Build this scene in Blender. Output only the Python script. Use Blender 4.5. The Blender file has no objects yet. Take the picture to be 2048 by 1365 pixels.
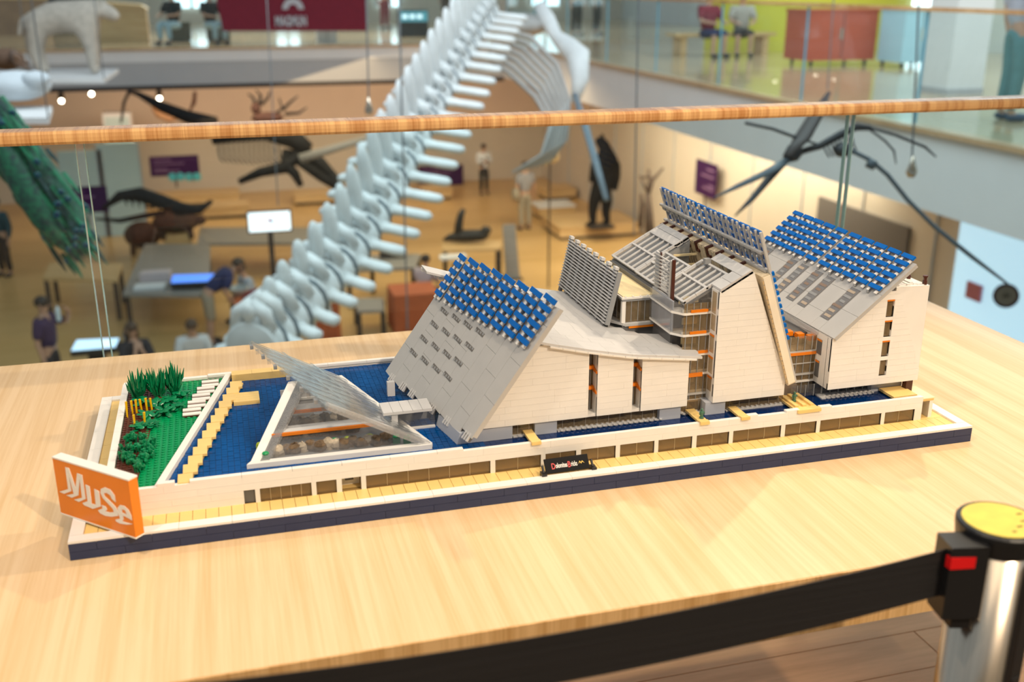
import bpy, math, random
from mathutils import Vector, Matrix
random.seed(7)
S = bpy.context.scene
COL = S.collection

# ---------------------------------------------------------------- camera
# solved from the photograph; z = 0 is the table top, x runs along the model's front, y away from the viewer
RM = ((0.9626154, -0.2708717, -0.0001597), (0.0884776, 0.3138713, 0.9453341), (0.2560141, 0.9100073, -0.3261035))
FPX = 2084.17
CAM = Vector((0.215044, -1.207557, 0.662348))
cd = bpy.data.cameras.new('camera'); cam = bpy.data.objects.new('camera', cd); COL.objects.link(cam)
cd.sensor_width = 36; cd.lens = FPX * 36 / 2048; cd.clip_start = .05; cd.clip_end = 200
r_, u_, f_ = [Vector(v) for v in RM]
cam.matrix_world = Matrix((( r_.x, u_.x, -f_.x, CAM.x), (r_.y, u_.y, -f_.y, CAM.y), (r_.z, u_.z, -f_.z, CAM.z), (0, 0, 0, 1)))
cd.dof.use_dof = True; cd.dof.focus_distance = 1.62; cd.dof.aperture_fstop = 3.8
S.camera = cam

# ---------------------------------------------------------------- light
S.view_settings.view_transform = 'Standard'; S.view_settings.look = 'None'
S.view_settings.exposure = 0.10; S.view_settings.gamma = 1.0; S.view_settings.use_curve_mapping = False
W = bpy.data.worlds.new('world'); S.world = W; W.use_nodes = True
W.node_tree.nodes['Background'].inputs[0].default_value = (.80, .92, 1.0, 1)
W.node_tree.nodes['Background'].inputs[1].default_value = .32
def lamp(name, kind, loc, tgt, power, col, size=.1, angle=60, blend=.6, sy=None):
    d = bpy.data.lights.new(name, kind); d.energy = power; d.color = col
    if kind == 'SPOT':
        d.shadow_soft_size = size; d.spot_size = math.radians(angle); d.spot_blend = blend
    elif kind == 'AREA':
        d.size = size
        if sy: d.shape = 'RECTANGLE'; d.size_y = sy
    else: d.shadow_soft_size = size
    o = bpy.data.objects.new(name, d); COL.objects.link(o); o.location = loc
    o.rotation_euler = (Vector(tgt) - Vector(loc)).to_track_quat('-Z', 'Y').to_euler()
    return o
WARM = (1.0, .79, .56)
# ceiling track spotlights over the gallery, the last one an added left fill
lamp('key_fill_spot', 'SPOT', (1.5, -2.3, 2.2), (.75, .1, .08), 215, WARM, .05, 60)
lamp('key_fill_spot', 'SPOT', (2.9, .0, 2.0), (.5, .1, .05), 150, WARM, .035, 52)
lamp('key_fill_spot', 'SPOT', (2.0, 1.5, 2.2), (.45, .05, 0), 105, (1, .82, .60), .035, 60)
lamp('key_fill_spot', 'SPOT', (-.6, -.6, 2.5), (.25, .1, 0), 105, (1, .82, .60), .05, 62)  # unseen fill spot, added to brighten the left of the table
lamp('gallery_downlight', 'AREA', (1.0, -1.2, 2.55), (1.0, -.6, 0), 26, (1, .82, .60), 2.4, sy=2.0)
# warm exhibition lighting under the far gallery, added skylight fill over the atrium, daylight in the galleries
lamp('exhibit_light', 'AREA', (2, 27.0, -1.75), (2, 30.5, -5.0), 300, (1, .80, .60), 12, sy=1.5)
lamp('exhibit_light', 'AREA', (3, 20.5, -1.7), (4, 21, -5.4), 205, (1, .72, .40), 8, sy=5)
lamp('exhibit_light', 'AREA', (8.9, 18.0, -1.75), (9.8, 18.3, -4.4), 430, (1, .84, .64), 10, sy=1.5)
lamp('atrium_sky_fill', 'AREA', (1.5, 6.5, 5.0), (3.5, 12.5, -2), 560, (.84, .95, 1), 8, sy=5)  # unseen area lamp standing in for a skylight, tilted onto the whale's near side
lamp('gallery_daylight', 'AREA', (11, 12, 3.0), (11, 12, -.75), 520, (.84, .96, 1), 6, sy=14)
lamp('gallery_daylight', 'AREA', (3, 28.5, 2.6), (3, 28, -.75), 480, (1, .92, .78), 12, sy=5)

# ---------------------------------------------------------------- pixel helpers (2048 x 1365 frame)
def ray(x, y):
    a, b = (x - 1024) / FPX, -(y - 682.5) / FPX
    return Vector([a * RM[0][i] + b * RM[1][i] + RM[2][i] for i in range(3)])
def PZ(x, y, z): d = ray(x, y); return CAM + d * ((z - CAM.z) / d.z)
def PY(x, y, Y): d = ray(x, y); return CAM + d * ((Y - CAM.y) / d.y)
def PX(x, y, X): d = ray(x, y); return CAM + d * ((X - CAM.x) / d.x)
def PD(x, y, d): return CAM + ray(x, y) * d
def XP(px, Y, z):            # the X at which a point of height z in the plane Y shows at pixel column px
    k = (px - 1024) / FPX; v = Vector((0, Y, z)) - CAM
    a = [RM[0][i] - k * RM[2][i] for i in range(3)]
    return -(a[1] * v.y + a[2] * v.z) / a[0] + CAM.x

# ---------------------------------------------------------------- materials
MATS = {}
def M(name, col, rough=.5, metal=0, var=0, scale=40, stretch=(1, 1, 1), bump=0, spec=.5, coat=0, col2=None, emit=0):
    if name in MATS: return MATS[name]
    m = bpy.data.materials.new(name); m.use_nodes = True; nt = m.node_tree; b = nt.nodes['Principled BSDF']
    b.inputs['Roughness'].default_value = rough; b.inputs['Metallic'].default_value = metal
    b.inputs['Specular IOR Level'].default_value = spec; b.inputs['Coat Weight'].default_value = coat
    c = (*col, 1)
    tc = nt.nodes.new('ShaderNodeTexCoord'); mp = nt.nodes.new('ShaderNodeMapping'); mp.inputs['Scale'].default_value = stretch
    nz = nt.nodes.new('ShaderNodeTexNoise'); nz.inputs['Scale'].default_value = scale; nz.inputs['Detail'].default_value = 5
    nt.links.new(tc.outputs['Object'], mp.inputs['Vector']); nt.links.new(mp.outputs[0], nz.inputs['Vector'])
    rp = nt.nodes.new('ShaderNodeValToRGB')
    c2 = (*(col2 or [max(0, v * (1 - (var or .04))) for v in col]), 1)
    rp.color_ramp.elements[0].position = .35; rp.color_ramp.elements[1].position = .65
    rp.color_ramp.elements[0].color = c2; rp.color_ramp.elements[1].color = c
    nt.links.new(nz.outputs['Fac'], rp.inputs['Fac']); nt.links.new(rp.outputs['Color'], b.inputs['Base Color'])
    if bump:
        bp = nt.nodes.new('ShaderNodeBump'); bp.inputs['Strength'].default_value = bump; bp.inputs['Distance'].default_value = .002
        nt.links.new(nz.outputs['Fac'], bp.inputs['Height']); nt.links.new(bp.outputs[0], b.inputs['Normal'])
    if emit:
        b.inputs['Emission Color'].default_value = c; b.inputs['Emission Strength'].default_value = emit
    MATS[name] = m; return m
def GL(name, tint=(1, 1, 1), refl=.08, rough=.02, haze=0, hazecol=(.8, .8, .8)):
    if name in MATS: return MATS[name]
    m = bpy.data.materials.new(name); m.use_nodes = True; nt = m.node_tree
    for n in list(nt.nodes): nt.nodes.remove(n)
    o = nt.nodes.new('ShaderNodeOutputMaterial'); t = nt.nodes.new('ShaderNodeBsdfTransparent'); t.inputs[0].default_value = (*tint, 1)
    g = nt.nodes.new('ShaderNodeBsdfGlossy'); g.inputs['Roughness'].default_value = rough
    lw = nt.nodes.new('ShaderNodeFresnel'); lw.inputs['IOR'].default_value = 1.45
    mu = nt.nodes.new('ShaderNodeMath'); mu.operation = 'MULTIPLY'; mu.inputs[1].default_value = refl / .04
    nt.links.new(lw.outputs[0], mu.inputs[0]); mu.use_clamp = True
    ge = nt.nodes.new('ShaderNodeNewGeometry'); iv = nt.nodes.new('ShaderNodeMath'); iv.operation = 'SUBTRACT'; iv.inputs[0].default_value = 1
    nt.links.new(ge.outputs['Backfacing'], iv.inputs[1]); m3 = nt.nodes.new('ShaderNodeMath'); m3.operation = 'MULTIPLY'
    nt.links.new(mu.outputs[0], m3.inputs[0]); nt.links.new(iv.outputs[0], m3.inputs[1])     # one reflecting face per pane, no false total reflection inside
    mx = nt.nodes.new('ShaderNodeMixShader'); nt.links.new(m3.outputs[0], mx.inputs[0])
    nt.links.new(t.outputs[0], mx.inputs[1]); nt.links.new(g.outputs[0], mx.inputs[2]); last = mx
    if haze:
        d = nt.nodes.new('ShaderNodeBsdfDiffuse'); d.inputs[0].default_value = (*hazecol, 1)
        m2 = nt.nodes.new('ShaderNodeMixShader'); m2.inputs[0].default_value = haze
        nz = nt.nodes.new('ShaderNodeTexNoise'); nz.inputs['Scale'].default_value = 90
        ml = nt.nodes.new('ShaderNodeMath'); ml.operation = 'MULTIPLY'; ml.inputs[1].default_value = haze * 2
        nt.links.new(nz.outputs['Fac'], ml.inputs[0]); nt.links.new(ml.outputs[0], m2.inputs[0])
        nt.links.new(mx.outputs[0], m2.inputs[1]); nt.links.new(d.outputs[0], m2.inputs[2]); last = m2
    nt.links.new(last.outputs[0], o.inputs[0]); MATS[name] = m; return m
def WOOD(name, c1, c2, stretch, scale=6, rough=.35, coat=.0, knots=.0):
    if name in MATS: return MATS[name]
    m = bpy.data.materials.new(name); m.use_nodes = True; nt = m.node_tree; b = nt.nodes['Principled BSDF']
    b.inputs['Roughness'].default_value = rough; b.inputs['Coat Weight'].default_value = coat
    tc = nt.nodes.new('ShaderNodeTexCoord'); mp = nt.nodes.new('ShaderNodeMapping'); mp.inputs['Scale'].default_value = stretch
    nt.links.new(tc.outputs['Object'], mp.inputs['Vector'])
    n1 = nt.nodes.new('ShaderNodeTexNoise'); n1.inputs['Scale'].default_value = scale; n1.inputs['Detail'].default_value = 8; n1.inputs['Roughness'].default_value = .7
    n2 = nt.nodes.new('ShaderNodeTexNoise'); n2.inputs['Scale'].default_value = scale * .22; n2.inputs['Detail'].default_value = 3
    nt.links.new(mp.outputs[0], n1.inputs['Vector']); nt.links.new(mp.outputs[0], n2.inputs['Vector'])
    ad = nt.nodes.new('ShaderNodeMath'); ad.operation = 'ADD'; nt.links.new(n1.outputs['Fac'], ad.inputs[0]); nt.links.new(n2.outputs['Fac'], ad.inputs[1])
    rp = nt.nodes.new('ShaderNodeValToRGB'); e = rp.color_ramp.elements
    e[0].position = .72; e[1].position = 1.22; e[0].color = (*c2, 1); e[1].color = (*c1, 1)
    mr = nt.nodes.new('ShaderNodeMapRange'); mr.inputs['From Min'].default_value = 0.7; mr.inputs['From Max'].default_value = 1.3
    nt.links.new(ad.outputs[0], mr.inputs['Value']); e[0].position = .15; e[1].position = .75
    nt.links.new(mr.outputs[0], rp.inputs['Fac']); nt.links.new(rp.outputs['Color'], b.inputs['Base Color'])
    MATS[name] = m; return m

# ---------------------------------------------------------------- mesh helpers
class MB:
    def __init__(s): s.v = []; s.f = []
    def add(s, vs, fs):
        o = len(s.v); s.v += [tuple(v) for v in vs]; s.f += [[i + o for i in f] for f in fs]; return s
    def hexa(s, p):          # 4 bottom points, 4 top points
        return s.add(p, [(3, 2, 1, 0), (4, 5, 6, 7), (0, 1, 5, 4), (1, 2, 6, 5), (2, 3, 7, 6), (3, 0, 4, 7)])
    def box(s, x0, x1, y0, y1, z0, z1):
        return s.hexa([(x0, y0, z0), (x1, y0, z0), (x1, y1, z0), (x0, y1, z0), (x0, y0, z1), (x1, y0, z1), (x1, y1, z1), (x0, y1, z1)])
    def prism(s, poly, vec):
        n = len(poly); vec = Vector(vec); a = [Vector(p) for p in poly]; b = [p + vec for p in a]
        return s.add(a + b, [tuple(range(n))[::-1], tuple(range(n, 2 * n))] + [(i, (i + 1) % n, (i + 1) % n + n, i + n) for i in range(n)])
    def slab(s, q, t):       # quad (any orientation), thickened against its normal by t
        q = [Vector(p) for p in q]; n = (q[1] - q[0]).cross(q[3] - q[0]).normalized()
        return s.hexa([p - n * t for p in q] + q)
    def tube(s, pts, rad, seg=8, cap=True, flat=1.0):
        pts = [Vector(p) for p in pts]; n = len(pts)
        if not hasattr(rad, '__len__'): rad = [rad] * n
        o = len(s.v); up = Vector((0, 0, 1))
        for i, p in enumerate(pts):
            t = (pts[min(i + 1, n - 1)] - pts[max(i - 1, 0)]).normalized()
            a = t.cross(up)
            if a.length < .05: a = t.cross(Vector((0, 1, 0)))
            a.normalize(); b = a.cross(t).normalized()
            for k in range(seg):
                w = 2 * math.pi * k / seg
                s.v.append(tuple(p + (a * math.cos(w) + b * math.sin(w) * flat) * rad[i]))
        for i in range(n - 1):
            for k in range(seg):
                k2 = (k + 1) % seg
                s.f.append([o + i * seg + k, o + i * seg + k2, o + (i + 1) * seg + k2, o + (i + 1) * seg + k])
        if cap: s.f.append([o + k for k in range(seg)][::-1]); s.f.append([o + (n - 1) * seg + k for k in range(seg)])
        return s
    def lathe(s, prof, c=(0, 0, 0), seg=24):
        o = len(s.v); n = len(prof)
        for r, z in prof:
            for k in range(seg):
                w = 2 * math.pi * k / seg; s.v.append((c[0] + r * math.cos(w), c[1] + r * math.sin(w), c[2] + z))
        for i in range(n - 1):
            for k in range(seg):
                k2 = (k + 1) % seg
                s.f.append([o + i * seg + k, o + i * seg + k2, o + (i + 1) * seg + k2, o + (i + 1) * seg + k])
        s.f.append([o + k for k in range(seg)][::-1]); s.f.append([o + (n - 1) * seg + k for k in range(seg)])
        return s
    def ball(s, c, r, seg=12, rings=8, rot=None):
        if not hasattr(r, '__len__'): r = (r, r, r)
        o = len(s.v); c = Vector(c)
        for i in range(rings + 1):
            a = math.pi * i / rings - math.pi / 2
            for k in range(seg):
                w = 2 * math.pi * k / seg
                p = Vector((r[0] * math.cos(a) * math.cos(w), r[1] * math.cos(a) * math.sin(w), r[2] * math.sin(a)))
                if rot: p = rot @ p
                s.v.append(tuple(c + p))
        for i in range(rings):
            for k in range(seg):
                k2 = (k + 1) % seg
                s.f.append([o + i * seg + k, o + i * seg + k2, o + (i + 1) * seg + k2, o + (i + 1) * seg + k])
        return s
    def mesh(s, name, mat, smooth=False):
        me = bpy.data.meshes.new(name); me.from_pydata(s.v, [], s.f); me.materials.append(mat)
        if smooth: me.polygons.foreach_set('use_smooth', [True] * len(me.polygons))
        me.validate(); me.update(); return me
WM = {}
def put(name, me, parent=None, mtx=None):
    o = bpy.data.objects.new(name, me); COL.objects.link(o); m = mtx or Matrix()
    if parent:
        o.parent = parent; o.matrix_parent_inverse = WM[parent.name].inverted()
    o.matrix_basis = m; WM[o.name] = m.copy(); return o
def build(mb, name, mat, parent=None, smooth=False, kind=None, label=None):
    o = put(name, mb.mesh(name, mat, smooth), parent)
    if kind: o['kind'] = kind
    if label: o['label'] = label
    return o
CACHE = {}
def piece(name, dx, dy, dz, c, mat, parent):      # a shared box mesh, centred on c
    k = (name, round(dx, 5), round(dy, 5), round(dz, 5), mat.name)
    if k not in CACHE: CACHE[k] = MB().box(-dx / 2, dx / 2, -dy / 2, dy / 2, -dz / 2, dz / 2).mesh(name, mat)
    return put(name, CACHE[k], parent, Matrix.Translation(c))
def thing(name, label, cat, loc=(0, 0, 0), group=None):
    o = bpy.data.objects.new(name, None); COL.objects.link(o); o.location = loc; o.empty_display_size = .05
    WM[o.name] = Matrix.Translation(loc); o['label'] = label; o['category'] = cat
    if group: o['group'] = group
    return o
def tag(o, label, cat, group=None):
    o['label'] = label; o['category'] = cat
    if group: o['group'] = group
    return o
def struct(mb, name, mat, label, cat, parent=None):
    o = build(mb, name, mat, parent); o['kind'] = 'structure'; o['label'] = label; o['category'] = cat; return o
def clip(rect, poly):        # convex clip of a polygon against a convex polygon, both counter-clockwise (2D)
    out = rect
    for i in range(len(poly)):
        a, b = poly[i], poly[(i + 1) % len(poly)]; inp, out = out, []
        if not inp: return []
        side = lambda p: (b[0] - a[0]) * (p[1] - a[1]) - (b[1] - a[1]) * (p[0] - a[0])
        for j in range(len(inp)):
            p, q = inp[j - 1], inp[j]; sp, sq = side(p), side(q)
            if sq >= -1e-9:
                if sp < -1e-9: t = sp / (sp - sq); out.append((p[0] + t * (q[0] - p[0]), p[1] + t * (q[1] - p[1])))
                out.append(q)
            elif sp >= -1e-9: t = sp / (sp - sq); out.append((p[0] + t * (q[0] - p[0]), p[1] + t * (q[1] - p[1])))
    return out
def area2(p): return abs(sum(p[i - 1][0] * p[i][1] - p[i][0] * p[i - 1][1] for i in range(len(p)))) / 2
BR = .0096
def brickwall(part, polys, Y0, mat, z0, course=BR, lens=(.048, .064, .080), gap=.00016, depth=.004, seed=1, name='brick'):
    rnd = random.Random(seed)        # courses of bricks over convex outlines in the XZ plane Y0, facing the viewer
    for poly in polys:
        xs = [p[0] for p in poly]; zs = [p[1] for p in poly]; k0 = int(math.floor((min(zs) - z0) / course + 1e-6))
        k = k0
        while z0 + k * course < max(zs) - 1e-6:
            a, b = z0 + k * course, z0 + (k + 1) * course; x = min(xs) - rnd.choice([0, .008, .016, .024, .032])
            while x < max(xs):
                L = rnd.choice(lens); g = gap / 2
                c = clip([(x + g, a + g), (x + L - g, a + g), (x + L - g, b - g), (x + g, b - g)], poly); x += L
                if len(c) < 3 or area2(c) < 4e-6: continue
                if len(c) == 4 and abs(area2(c) - (L - gap) * (course - gap)) < 1e-8:
                    piece(name, L - gap, depth, course - gap, (sum(p[0] for p in c) / 4, Y0 + depth / 2, (a + b) / 2), mat, part)
                else:
                    build(MB().prism([(p[0], Y0, p[1]) for p in c], (0, depth, 0)), name, mat, part)
            k += 1
def curve_fill(name, loops, ext, mat, parent, mtx):      # flat lettering: closed 2D loops, holes allowed
    cu = bpy.data.curves.new(name, 'CURVE'); cu.dimensions = '2D'; cu.fill_mode = 'BOTH'; cu.extrude = ext
    for lp in loops:
        sp = cu.splines.new('POLY'); sp.points.add(len(lp) - 1); sp.use_cyclic_u = True
        for i, p in enumerate(lp): sp.points[i].co = (p[0], p[1], 0, 1)
    t = bpy.data.objects.new('tmp', cu); me = bpy.data.meshes.new_from_object(t); bpy.data.objects.remove(t)
    me.materials.append(mat); return put(name, me, parent, mtx)
def text_mesh(name, txt, size, mat, parent, mtx, bold=0, sx=1):
    cu = bpy.data.curves.new(name, 'FONT'); cu.body = txt; cu.size = size; cu.extrude = size * .02; cu.offset = bold
    t = bpy.data.objects.new('tmp', cu); me = bpy.data.meshes.new_from_object(t); bpy.data.objects.remove(t)
    if sx != 1: me.transform(Matrix.Scale(sx, 4, (1, 0, 0)))
    w = max(v.co.x for v in me.vertices)
    me.materials.clear(); me.materials.append(mat); return put(name, me, parent, mtx), w

# ================================================================ our gallery: floor, table, rail, belt post
m_table = WOOD('bamboo_table', (.82, .60, .365), (.71, .475, .24), (70, 1.3, 70), 2.6, .30, .15)
m_edge = WOOD('bamboo_edge', (.78, .50, .23), (.58, .33, .12), (150, 3, 3), 1.6, .35, .1)
m_rail = WOOD('bamboo_rail', (.74, .44, .19), (.46, .21, .07), (110, 2, 2), 1.7, .25, .4)
m_floor = WOOD('oak_floor', (.80, .45, .22), (.64, .34, .15), (2, 26, 2), 2.2, .35, .1)
m_white = M('white_plastic', (.86, .84, .81), .32, var=.03)
m_black = M('black_plastic', (.012, .012, .013), .35)
m_steel = M('brushed_steel', (.72, .62, .50), .22, 1.0, var=.25, scale=3, stretch=(60, 60, .3))
FZ = -.75
fl = struct(MB().box(-3, 4.2, -3.2, .93, FZ - .3, FZ - .012), 'floor', M('subfloor', (.22, .14, .08), .6), 'brown timber floor of the gallery under the table', 'floor')
rnd = random.Random(3)
for j in range(9):                                    # floor boards seen below the table edge
    y = -.30 + j * .125; x = -.6 - rnd.random() * 1.2
    while x < 3.2:
        L = rnd.choice([1.2, 1.5, 1.8])
        if x + L > .3: piece('floor_board', L - .003, .1225, .012, (x + L / 2, y, FZ - .006), m_floor, fl)
        x += L
tb = thing('display_table', 'large pale bamboo display table carrying the brick-built museum model', 'table', (.6, .25, FZ))
TX0, TX1, TY0, TY1, TT = -1.6, 1.686, -.276, .757, .077
top = build(MB().box(TX0, TX1, TY0 + .002, TY1, -TT, 0), 'table_top', m_table, tb)
build(MB().box(TX0, TX1, TY0, TY0 + .0019, -TT, -.0005), 'edge_band', m_edge, top)
for x in (-1.0, .25):
    for y in (.05, .45):
        build(MB().box(x - .035, x + .035, y - .035, y + .035, FZ, -TT), 'leg', m_table, tb)
# balustrade: wooden handrail on glass panes
rl = thing('glass_balustrade', 'glass balustrade with a striped bamboo handrail directly behind the table', 'balustrade', (.7, .86, FZ))
b = MB(); prof = []
for k in range(9): a = math.pi * (.5 + k / 8); prof.append((.812 + .011 * math.cos(a), .4005 + .0125 * math.sin(a)))
pr = [(.812, .388)] + [(.803, .389), (.7975, .394), (.797, .401), (.798, .408), (.803, .4125), (.812, .4135)] + [(.852, .4135), (.858, .407), (.858, .394), (.852, .388)]
b.prism([(-3.2, p[0], p[1]) for p in pr[::-1]], (8.2, 0, 0)); build(b, 'handrail', m_rail, rl)
m_pane = GL('balustrade_glass', (.90, .955, .95), .022, .01, .002, (.75, .82, .82))
m_gedge = M('glass_edge', (.28, .46, .46), .12, spec=.8)
for x0, x1 in ((-3.1, -.031), (-.016, 1.553), (1.568, 4.6)):
    p = build(MB().box(x0, x1, .822, .834, FZ + .02, .389), 'glass_pane', m_pane, rl)
    for x in (x0, x1): build(MB().box(x - .0006, x + .0006, .8215, .8345, FZ + .02, .3885), 'pane_edge', m_gedge, p)
build(MB().box(-3.2, 4.7, .80, .86, FZ, FZ + .03), 'base_channel', M('channel_metal', (.4, .4, .4), .4, 1), rl)
# belt barrier post
st = thing('barrier_post', 'brushed steel belt barrier post with black head and yellow sticker on top', 'barrier post', (.915, -.470, FZ))
SX, SY, SZ = .915, -.470, .168
build(MB().lathe([(.0365, FZ + .02), (.0365, SZ - .022)], (SX, SY, 0), 40), 'tube', m_steel, st, True)
build(MB().lathe([(.17, FZ), (.17, FZ + .012), (.06, FZ + .03)], (SX, SY, 0), 40), 'base', m_steel, st, True)
cap = build(MB().lathe([(.0352, SZ - .026), (.0385, SZ - .022), (.0405, SZ - .006), (.0405, SZ - .002), (.039, SZ), (.036, SZ)], (SX, SY, 0), 40), 'cap', m_black, st)
build(MB().lathe([(.0352, SZ), (.0352, SZ + .0008)], (SX, SY, 0), 40), 'sticker', M('yellow_sticker', (.74, .60, .10), .3, var=.12, scale=60), cap, label='round yellow sticker')
for dx, dy, L in ((.008, -.017, .006), (.019, -.009, .006), (.025, .004, .006), (-.004, -.024, .004)):
    piece('print_mark', L, .0022, .0004, (SX + dx, SY + dy, SZ + .001), M('dark_print', (.12, .09, .01), .5), cap)
def vert_slot(ang, w, z0, z1, out, nm, mat):
    c, s = math.cos(ang), math.sin(ang); r0, r1 = .032, .032 + out
    pts = [(SX + c * r - s * t, SY + s * r + c * t) for r, t in ((r0, -w), (r1, -w), (r1, w), (r0, w))]
    return build(MB().prism([(p[0], p[1], z0) for p in pts], (0, 0, z1 - z0)), nm, mat, st)
vert_slot(math.radians(-72), .0085, -.005, SZ - .03, .010, 'belt_slot', m_black)
vert_slot(math.radians(-72), .0062, -.030, .012, .011, 'slot_end', m_black)
vert_slot(math.radians(190), .0085, .080, SZ - .03, .010, 'belt_slot', m_black)
# belt clip on the left of the head
clipx = MB().prism([(SX - .070, SY - .022, .082), (SX - .034, SY - .030, .082), (SX - .030, SY + .0, .082), (SX - .064, SY + .008, .082)], (0, 0, .078))
cl = build(clipx, 'belt_clip', m_black, st)
build(MB().prism([(SX - .056, SY - .019, .068), (SX - .038, SY - .024, .068), (SX - .036, SY - .010, .068), (SX - .054, SY - .006, .068)], (0, 0, .03)), 'clip_tongue', m_black, cl)
build(MB().hexa([(SX - .0705, SY - .0235, .138), (SX - .046, SY - .0275, .138), (SX - .046, SY - .020, .138), (SX - .0705, SY - .016, .138), (SX - .0705, SY - .0235, .150), (SX - .046, SY - .0275, .150), (SX - .046, SY - .020, .150), (SX - .0705, SY - .016, .150)]), 'red_button', M('red_plastic', (.75, .01, .012), .3), cl)
b = MB(); n = 24                                       # the belt, sagging slightly to the left
for i in range(n + 1):
    t = i / n; x = SX - .062 - 1.15 * t; y = SY - .012
    z1 = .132 + .128 * (x - .44) ** 2; z0 = z1 - .051
    b.v += [(x, y, z0), (x, y + .0012, z0), (x, y + .0012, z1), (x, y, z1)]
    if i:
        o = i * 4
        for k in range(4): b.f.append([o - 4 + k, o - 4 + (k + 1) % 4, o + (k + 1) % 4, o + k])
tag(build(b, 'barrier_belt', M('black_webbing', (.014, .013, .014), .6, var=.3, scale=3, stretch=(1, 1, 160), bump=.4)), 'wide black webbing belt stretched from the steel post across the foreground', 'belt')
struct(MB().box(-5, 7, -4.7, -4.5, FZ, 2.9), 'wall_front', M('gallery_back_wall', (.72, .62, .50), .8, var=.03, scale=1), 'warm wall of our own gallery, behind the viewer', 'wall')
struct(MB().box(-5, 7, -4.5, -3.2, FZ - .3, FZ), 'floor', m_floor, 'brown timber floor of the gallery behind the viewer', 'floor')
st2 = st.copy(); COL.objects.link(st2); st2.location.x -= 1.245; st2['label'] = 'matching steel belt barrier post holding the far left end of the belt'
for ch in list(st.children):                          # the post at the other end of the belt, outside the picture
    if ch.name.startswith('belt_clip'): continue
    c = ch.copy(); COL.objects.link(c); c.parent = st2
    for gch in list(ch.children): d = gch.copy(); COL.objects.link(d); d.parent = c

# ================================================================ the brick-built museum model
m_navy = M('navy_brick', (.020, .036, .105), .3, var=.1)
m_sand = M('sand_tile', (.86, .61, .23), .3, var=.05)
m_grey = M('grey_tile', (.50, .50, .50), .34, var=.04)
m_lgrey = M('pale_grey', (.62, .62, .63), .34, var=.04)
m_dgrey = M('dark_grey', (.13, .13, .135), .4)
m_mgrey = M('mid_grey', (.30, .31, .325), .38)
m_lav = M('shaded_grey_brick', (.48, .51, .58), .35, var=.03)  # light bluish-grey brick, its shaded lavender cast put into the colour
m_blue = M('blue_tile', (.0, .13, .52), .28, var=.05, spec=.3)
m_water = M('water_tile', (.0, .072, .28), .16, var=.35, scale=25, stretch=(1, .25, 1), spec=.12)
m_wdeep = M('water_joint', (.0, .016, .10), .2)
m_green = M('green_plate', (.0, .29, .10), .3, var=.1)
m_leaf = M('leaf_green', (.0, .20, .075), .3, var=.2)
m_soil = M('soil_brown', (.10, .028, .015), .45, var=.2)
m_orange = M('orange_plastic', (.82, .22, .006), .3)
m_yel = M('yellow_plastic', (.85, .50, .0), .3)
m_brown = M('brown_plastic', (.075, .02, .012), .35)
m_cream = M('cream_tile', (.92, .77, .46), .35, var=.06)
m_pwin = GL('brick_glass', (.80, .72, .60), .07, .05, .17, (.56, .44, .27))
m_pclr = GL('clear_brick_glass', (.90, .90, .90), .07, .08, .05, (.7, .7, .72))
m_roofclr = GL('clear_roof_glass', (.93, .94, .95), .06, .10, .06, (.74, .78, .80))
mod = thing('museum_model', 'long white brick-built scale model of an angular museum on a navy base', 'model', (.64, .24, 0))
def part(mb, name, mat, label=None, smooth=False, kind=None): return build(mb, name, mat, mod, smooth, kind, label)
g = .0004
# --- navy plinth with two courses of bricks and a white rim
BX, BY = 1.28, .48
pl = part(MB().box(.002, BX - .002, .002, BY - .002, 0, .0192), 'navy_plinth', m_navy, 'dark navy brick plinth around the model')
for k in range(2):
    x = -.032 * k
    while x < BX:
        x0, x1 = max(x, 0), min(x + .064, BX); x += .064
        if x1 - x0 > .004: piece('brick', x1 - x0 - g, .004, .0112 - g, ((x0 + x1) / 2, .002, .0112 * (k + .5)), m_navy, pl)
    y = .004 - .02 * k
    while y < BY:
        y0, y1 = max(y, .0045), min(y + .064, BY); y += .064
        for xx in (.002, BX - .002): piece('brick', .004, y1 - y0 - g, .0112 - g, (xx, (y0 + y1) / 2, .0112 * (k + .5)), m_navy, pl)
rim = part(MB().box(.001, BX - .001, .001, .0145, .0193, .0232), 'white_rim', m_white, 'white tiled rim on top of the plinth')
rim_c = (.0224 + .0256) / 2
x = 0
while x < BX: L = min(.064, BX - x); piece('tile', L - g, .0155, .0032, (x + L / 2, .00775, rim_c), m_white, rim); x += L
for xx in (.008, BX - .008):
    y = .016
    while y < BY: L = min(.064, BY - y); piece('tile', .016, L - g, .0032, (xx, y + L / 2, rim_c), m_white, rim); y += L
x = .016
while x < BX - .016: L = min(.064, BX - .016 - x); piece('tile', L - g, .016, .0032, (x + L / 2, BY - .008, rim_c), m_white, rim); x += L
# --- sand-coloured street around the deck
stt = part(MB().box(.016, BX - .016, .0155, BY - .016, .0192, .0215), 'sand_street', M('sand_joint', (.42, .27, .09), .5), 'sand-coloured tiled street along the front')
x = .016
while x < BX - .02: L = min(.016, BX - .016 - x); piece('tile', L - .0007, .0325 - g, .0012, (x + L / 2, .01575 + .01625, .0221), m_sand, stt); x += L
y = .0485
while y < BY - .02: L = min(.048, BY - .016 - y); piece('tile', .024 - g, L - g, .0012, (.028, y + L / 2, .0221), m_sand, stt); piece('tile', .040, L - g, .0012, (1.244, y + L / 2, .0221), m_sand, stt); y += L
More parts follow.
